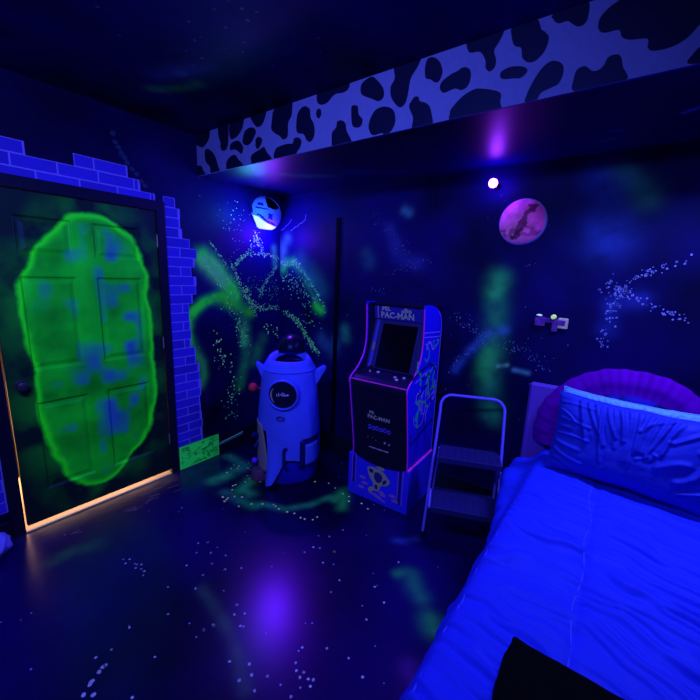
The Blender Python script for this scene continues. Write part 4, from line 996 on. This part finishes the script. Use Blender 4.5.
# grey engine hatch on the left
gh = MB(); vs = []
kk = 14
for i in range(kk + 1):
    t = i / kk; a0, a1 = -1.62, -.78 + .12 * math.cos(t * math.pi)
    z = .07 + .40 * t
    squeeze = 1 - .35 * (2 * t - 1) ** 4
    for j in range(kk + 1):
        a = (a0 + a1) / 2 + (a1 - a0) / 2 * squeeze * (2 * j / kk - 1)
        r = .25
        vs.append((r * math.sin(a), -r * math.cos(a), z))
gh.add(vs, [(i * (kk + 1) + j, i * (kk + 1) + j + 1, (i + 1) * (kk + 1) + j + 1, (i + 1) * (kk + 1) + j) for i in range(kk) for j in range(kk)])
hatch = gh.build('engine_hatch', grey_p, rocket, True)
so_ = hatch.modifiers.new('thickness', 'SOLIDIFY'); so_.thickness = .012; so_.offset = 0
sl = MB(); a = -.98
sl.tube([(.244 * math.sin(a), -.244 * math.cos(a), .2), (.244 * math.sin(a), -.244 * math.cos(a), .28)], .008, 8); sl.build('hatch_slot', dark_p, rocket, True)
# leg fin at the front left
def fin(a, prof_, th, m, nm):
    mb = MB(); vs = []
    ca, sa = math.sin(a), -math.cos(a); tx, ty = math.cos(a), math.sin(a)
    for s_ in (-1, 1):
        for r, z in prof_: vs.append((r * ca + s_ * th / 2 * tx, r * sa + s_ * th / 2 * ty, z))
    k = len(prof_)
    mb.add(vs, [list(range(k))[::-1], [k + i for i in range(k)]] + [(i, (i + 1) % k, k + (i + 1) % k, k + i) for i in range(k)])
    o = mb.build(nm, m, rocket, True, 30)
    bv = o.modifiers.new('soft_edge', 'BEVEL'); bv.width = .008; bv.segments = 2; bv.limit_method = 'ANGLE'
    return o
fin(2.35, [(.225, .36), (.262, .34), (.30, .18), (.335, .02), (.33, .0), (.285, .0), (.25, .12), (.225, .2)], .05, white_p, 'landing_leg')
fin(1.42, [(.20, .80), (.225, .76), (.30, .90), (.275, .915), (.20, .87)], .075, white_p, 'side_fin')
fin(-1.42, [(.20, .84), (.21, .80), (.262, .925), (.245, .945), (.19, .905)], .075, white_p, 'side_fin')
MB().lathe([(.235, 0), (.24, .02), (.232, .16), (.22, .19)], 48).build('base_drum', mat('blue_base_plastic', T(5, 4, 140, .7), .45, .3), rocket, True, 50)
# red ball knob and blue levers at the left side
rd = MB(); rd.tube([(-.21, .03, .70), (-.27, .0, .722)], .008, 8); rd.lathe([(.002, -.036), (.02, -.031), (.033, -.016), (.037, 0), (.033, .016), (.02, .031), (.002, .036)], 24, Matrix.Translation((-.285, -.01, .727)))
rd.build('ball_knob', mat('red_plastic', T(100, 20, 62, 1.0), .4, .4), rocket, True, 70)
lvb = MB(); lvb.tube([(-.225, -.06, .33), (-.275, -.10, .37)], .022, 12); lvb.tube([(-.225, -.06, .33), (-.265, -.10, .26)], .016, 12)
lvb.build('lever', dark_p, rocket, True, 60)
lv2 = MB(); lv2.lathe([(.002, -.025), (.018, -.018), (.026, 0), (.018, .018), (.002, .025)], 18, Matrix.Translation((-.27, -.12, .155))); lv2.tube([(-.2, -.06, .15), (-.27, -.12, .155)], .01, 8)
lv2.build('lever', mat('violet_plastic', T(40, 10, 190, .6), .4, .4), rocket, True, 60)
eng = MB(); eng.lathe([(.075, .0), (.08, .02), (.065, .07), (.05, .09)], 28, Matrix.Translation((-.225, -.105, 0)))
eng.build('engine_nozzle', mat('dull_plum_plastic', T(30, 20, 74, .6), .5, .3), rocket, True, 50)

# ------------------------------------------------------------------ folding step stool
stool = tag(empty('step_stool', (1.87, -.30, 0), R(22)), 'black two-step folding stool with tubular hoop handle between arcade machine and bed', 'step stool')
# local: +x to the right, -y towards the camera
tube_m = mat('stool_tube_enamel', T(44, 40, 200, .6), .35, .5)
tread_m = mat('stool_tread_rubber', T(9, 8, 84, .7), .55, .3)
Ws = .395
def arcpts(c, r, a0, a1, k=6): return [(c[0] + r * math.cos(t), c[1] + r * math.sin(t)) for t in np.linspace(a0, a1, k)]
hoop2 = [(-.045, 0), (.0, .78)] + arcpts((.07, .815), .07, math.pi, math.pi / 2) + arcpts((Ws - .07, .815), .07, math.pi / 2, 0) + [(Ws, .78), (Ws + .0, 0)]
fr_y = lambda z: -.25 * (1 - z / .885)
MB().tube([(x, fr_y(z), z) for x, z in hoop2], .0092, 12).build('front_frame', tube_m, stool, True)
for x in (.018, Ws - .018):
    MB().tube([(x, -.085, .545), (x + (-.03 if x < .2 else .03), .07 if x < .2 else .045, .0)], .009, 10).build('rear_leg', tube_m, stool, True)
MB().tube([(.0, .028, .19), (Ws, .018, .19)], .007, 8).build('cross_brace', tread_m, stool, True)
MB().tube([(.002, .058, .40 - .34 + .30), (Ws, .0, .36)], .006, 8) if False else None
def step(z, y0, y1, nm, ex):
    s_ = MB(); s_.box(-ex + .012, Ws + ex - .012, y0, y1, z - .028, z, .008)
    o = s_.build('step', tread_m, stool)
    for k in range(9):
        x = .03 + k * (Ws - .06) / 8
        MB().box(x - .004, x + .004, y0 + .02, y1 - .02, z, z + .0025).build('tread_rib', tread_m, o)
    MB().box(-ex + .01, Ws + ex - .01, y0 - .004, y0 + .002, z - .032, z + .003, .002).build('step_edge', tread_m, o)
    return o
step(.55, -.235, -.035, 'upper', .0)
step(.305, -.39, -.175, 'lower', .018)
for x in (-.018, Ws + .018):
    MB().tube([(x, -.18, .295), (x, -.38, .295)], .007, 8).build('step_bracket', tube_m, stool, True)
for x in (-.045, Ws):
    MB().tube([(x, -.25, 0), (x * 1.0, -.242, .03)], .014, 10).build('rubber_foot', black, stool, True)

# ------------------------------------------------------------------ round half-dome wall lamp
lamp_c = Vector((0, -.188, 2.150)); LR = .149
dome = tag(empty('wall_lamp', lamp_c), 'half-dome wall lamp with a dark notch, glowing white at its lower edge above the rocket', 'wall lamp')
er = Vector((.8013, .5982, 0))
REG = {'notch': [(.08, 1.05), (.25, .6), (.40, .25), (.62, .18), (.80, .15), (.95, .33), (1.1, .6), (.7, 1.1)],
       'glow': [(-.66, -.20), (-.15, -.32), (.34, -.64), (.62, -.74), (.9, -.75), (.6, -1.1), (-.72, -1.1), (-.45, -.75)],
       'panel': [[(-.28, .52), (.1, .5), (.18, .3), (-.05, .33), (-.28, .36)], [(.45, -.08), (.66, -.12), (.62, -.42), (.42, -.38)],
                 [(-.85, .55), (-.65, .62), (-.72, .3), (-.62, .05), (-.68, -.15), (-.8, .0), (-.88, .25)], [(-.8, -.2), (-.7, -.2), (-.45, -.75), (-.62, -.72)],
                 [(-.3, -.12), (.0, -.18), (.34, -.48), (.7, -.6), (.68, -.7), (.3, -.6), (-.05, -.28), (-.3, -.2)], [(-.42, .28), (.35, .18), (.6, .1), (.35, .1), (-.4, .18)]]}
nA, nB = 110, 72; vs = []
for i in range(nA + 1):
    for j in range(nB + 1):
        th = math.pi * i / nA; ph = -math.pi / 2 + math.pi * j / nB
        vs.append((LR * math.sin(th) * math.cos(ph), LR * math.sin(th) * math.sin(ph), LR * math.cos(th)))
groups = {'dome': MB(), 'notch': MB(), 'glow': MB()}
for k in range(6): groups['panel%d' % k] = MB()
va = np.array(vs)
uu = (va @ np.array(er)) / LR; ww = va[:, 2] / LR
uu = np.where(uu < 0, uu / .77, uu)
va[:, 2] = np.maximum(va[:, 2], -.90 * LR)
for i in range(nA):
    for j in range(nB):
        f = (i * (nB + 1) + j, i * (nB + 1) + j + 1, (i + 1) * (nB + 1) + j + 1, (i + 1) * (nB + 1) + j)
        cu = np.array([np.mean(uu[list(f)])]); cw = np.array([np.mean(ww[list(f)])])
        g_ = 'dome'
        fr_ = va[list(f)].mean(0) @ np.array((.598, -.801, 0)) > -.02
        if not fr_: g_ = 'dome'
        elif in_poly(cu, cw, REG['notch'])[0]: g_ = 'notch'
        elif in_poly(cu, cw, REG['glow'])[0]: g_ = 'glow'
        else:
            for k, P in enumerate(REG['panel']):
                if in_poly(cu, cw, P)[0]: g_ = 'panel%d' % k
        sc2 = {'dome': 1.0, 'notch': .95, 'glow': 1.0}.get(g_, .985)
        groups[g_].add([va[t] * sc2 for t in f], [(0, 1, 2, 3)])
gl_m = mat('lit_lamp_window', (.04, .08, .10), .5, .2, emit=(.62, .95, 1.0), estr=.95)
for g_, nm, mm in (('dome', 'shell', mat('pale_lamp_shell', T(46, 84, 250, 1.0), .4, .4, emit=(.02, .05, 1.0), estr=.25)), ('notch', 'dark_notch', black_gap), ('glow', 'lit_window', gl_m)):
    groups[g_].build(nm, mm, dome, True)
inset_m = mat('lamp_inset', T(10, 14, 150, 1.0), .5, .3)
for k in range(6):
    if groups['panel%d' % k].v: groups['panel%d' % k].build('inset_panel', inset_m, dome, True)
def point(name, loc, power, col, r, par):
    d = bpy.data.lights.new(name, 'POINT'); d.energy = power; d.color = col; d.shadow_soft_size = r
    o = bpy.data.objects.new(name, d); C.objects.link(o); o.location = Vector(loc) - par.location; o.parent = par
    return o
point('lamp_light', (.12, -.22, 1.97), 11.0, (.24, .02, 1.0), .03, dome)
ls = bpy.data.lights.new('lamp_beam', 'SPOT'); ls.energy = 75; ls.color = (.24, .02, 1.0); ls.spot_size = R(76); ls.spot_blend = .7; ls.shadow_soft_size = .03
lo_ = bpy.data.objects.new('lamp_beam', ls); C.objects.link(lo_); lo_.location = Vector((.19, -.25, 1.99)) - dome.location; lo_.parent = dome
lo_.rotation_euler = Vector((1.15, -1.15, -2.0)).to_track_quat('-Z', 'Y').to_euler()
point('lamp_wall_fill', (.16, -.50, 2.10), 3.0, (.06, .7, 1.0), .05, dome)  # added unseen light off the lamp, brightening the wall and its green paint
point('lamp_bulkhead_fill', (.32, -.52, 2.20), 2.2, (.06, .16, 1.0), .05, dome)  # added unseen light brightening the bulkhead above the lamp

# ------------------------------------------------------------------ red planet on the wall
PR = .139; pc = Vector((2.172, 0, 1.99))
vs = []; cols = []; q = MB()
nA, nB = 60, 60
for i in range(nA + 1):
    for j in range(nB + 1):
        th = math.pi * i / nA; ph = math.pi * j / nB
        p = (PR * math.sin(th) * math.cos(ph), -PR * .55 * math.sin(th) * math.sin(ph), PR * math.cos(th))
        vs.append(p)
        u, w = p[0] / PR, p[2] / PR
        nz_ = float(fbm(u * 4 + 6, w * 4 + 2, 4))
        c = np.array(T(190, 66, 230, .38)) * (1 - np.clip((u + .25 * w + .25) * 1.1, 0, 1)) + np.array(T(250, 44, 190, .34)) * np.clip((u + .25 * w + .25) * 1.1, 0, 1)  # pink print, with the purple lamp's light painted in as violet on the left
        c = c * (.45 + .8 * nz_) * (1, .6, .85)
        st_ = abs(u - .12 - .42 * w + (nz_ - .5) * .5)
        if st_ < .15 and -.75 < w < .7: c = c * .25
        if w < -.3 and abs(w + .5 + (nz_ - .5) * .6) < .12: c = c * .5
        if math.hypot(u, w) > .93: c = np.array(T(76, 66, 215, .55))
        cols.append(c)
q.add(vs, [(i * (nB + 1) + j, i * (nB + 1) + j + 1, (i + 1) * (nB + 1) + j + 1, (i + 1) * (nB + 1) + j) for i in range(nA) for j in range(nB)])
q.col = cols
pl_ = q.build('planet_ornament', paint_mat('lamplit_planet_print', .6, .2), None, True, 80)
pl_.location = pc
tag(pl_, 'pink planet dome, lit violet on its left by the purple lamp, mounted on the dark wall above the stool', 'wall ornament')

# ------------------------------------------------------------------ small purple spot lamp under the bulkhead
sl_c = Vector((1.995, -.08, 2.217))
spotl = tag(empty('spot_lamp', sl_c), 'tiny bright purple spot lamp high on the wall under the bulkhead', 'lamp')
sb = MB(); sb.lathe([(.018, -.0), (.018, .06), (.012, .075)], 24, Matrix.Rotation(R(90), 4, 'X') @ Matrix.Scale(-1, 4, (0, 0, 1)))
sb.build('housing', black, spotl, True)
bu = MB(); bu.lathe([(.026 * math.sin(t), -.026 * math.cos(t)) for t in np.linspace(.05, math.pi - .05, 18)], 28, Matrix.Translation((0, -.012, 0)) @ Matrix.Rotation(R(90), 4, 'X'))
bu.build('bulb', mat('lit_purple_bulb', (.8, .6, .8), .4, .2, emit=(.28, .025, 1.0), estr=130.0), spotl, True)
sd2 = bpy.data.lights.new('spot_beam', 'SPOT'); sd2.energy = 34; sd2.color = (.30, .02, 1.0); sd2.spot_size = R(110); sd2.spot_blend = .6; sd2.shadow_soft_size = .02
so2 = bpy.data.objects.new('spot_beam', sd2); C.objects.link(so2); so2.location = (0, -.075, 0); so2.parent = spotl
so2.rotation_euler = Vector((-1.0, -.62, -1.0)).to_track_quat('-Z', 'Y').to_euler()

# ------------------------------------------------------------------ little two-panelled ornament
orn = tag(empty('satellite_ornament', (2.41, 0, 1.40)), 'little two-panelled wall ornament with a yellow disc, right of the planet', 'wall ornament')
vio = mat('ornament_violet', T(40, 18, 120, .7), .5, .3, noise=.5, nscale=50); gr_ = mat('ornament_grey', T(84, 84, 130, .6), .5, .3, noise=.25, nscale=40)
yel = mat('ornament_yellow', T(235, 225, 90, .3), .5, .3); wh = mat('ornament_white', T(255, 255, 215, .22), .5, .3)
MB().box(-.094, -.035, -.022, -.001, -.035, .022, .004).build('left_panel', vio, orn)
MB().box(.035, .088, -.022, -.001, -.040, .024, .004).build('right_panel', gr_, orn)
MB().box(-.036, .042, -.016, -.001, -.012, .018, .003).build('crossbar', vio, orn)
MB().box(.003, .036, -.02, -.001, -.062, -.008, .003).build('pendant', vio, orn)
MB().box(.038, .074, -.0265, -.0215, -.018, .012, .002).build('right_emblem', vio, orn)
MB().lathe([(.015, 0), (.015, .02), (.012, .026)], 24, Matrix.Translation((.009, -.014, .028)) @ Matrix.Rotation(R(90), 4, 'X')).build('disc', yel, orn, True)
MB().lathe([(.004, -.006), (.016, -.004), (.018, 0), (.012, .005), (.003, .007)], 20, Matrix.Translation((-.072, -.014, .031))).build('cap', wh, orn, True)

# ------------------------------------------------------------------ crumpled cloth by the door casing
q = MB(); vs = []; nA, nB = 28, 40
for i in range(nA + 1):
    for j in range(nB):
        th = math.pi * i / nA; ph = 2 * math.pi * j / nB
        rr = 1 + .35 * (float(fbm(math.cos(ph) * 1.6 + 5, math.sin(ph) * 1.6 + th * 1.5 + 3, 3)) - .5) * 2
        w = .085 * rr * (1.0 if th > 1.4 else .72 + .2 * th)
        vs.append((w * math.sin(th) * math.cos(ph), w * .9 * math.sin(th) * math.sin(ph), max(0.0, .072 + .075 * math.cos(th) * rr)))
q.add(vs, [(i * nB + j, i * nB + (j + 1) % nB, (i + 1) * nB + (j + 1) % nB, (i + 1) * nB + j) for i in range(nA) for j in range(nB)])
ct = q.build('crumpled_cloth', mat('white_cloth', T(52, 56, 226, .7), .7, .2), None, True, 80)
ct.location = (.125, -2.262, 0.0)
tag(ct, 'small crumpled white cloth on the floor left of the green painted door', 'cloth')
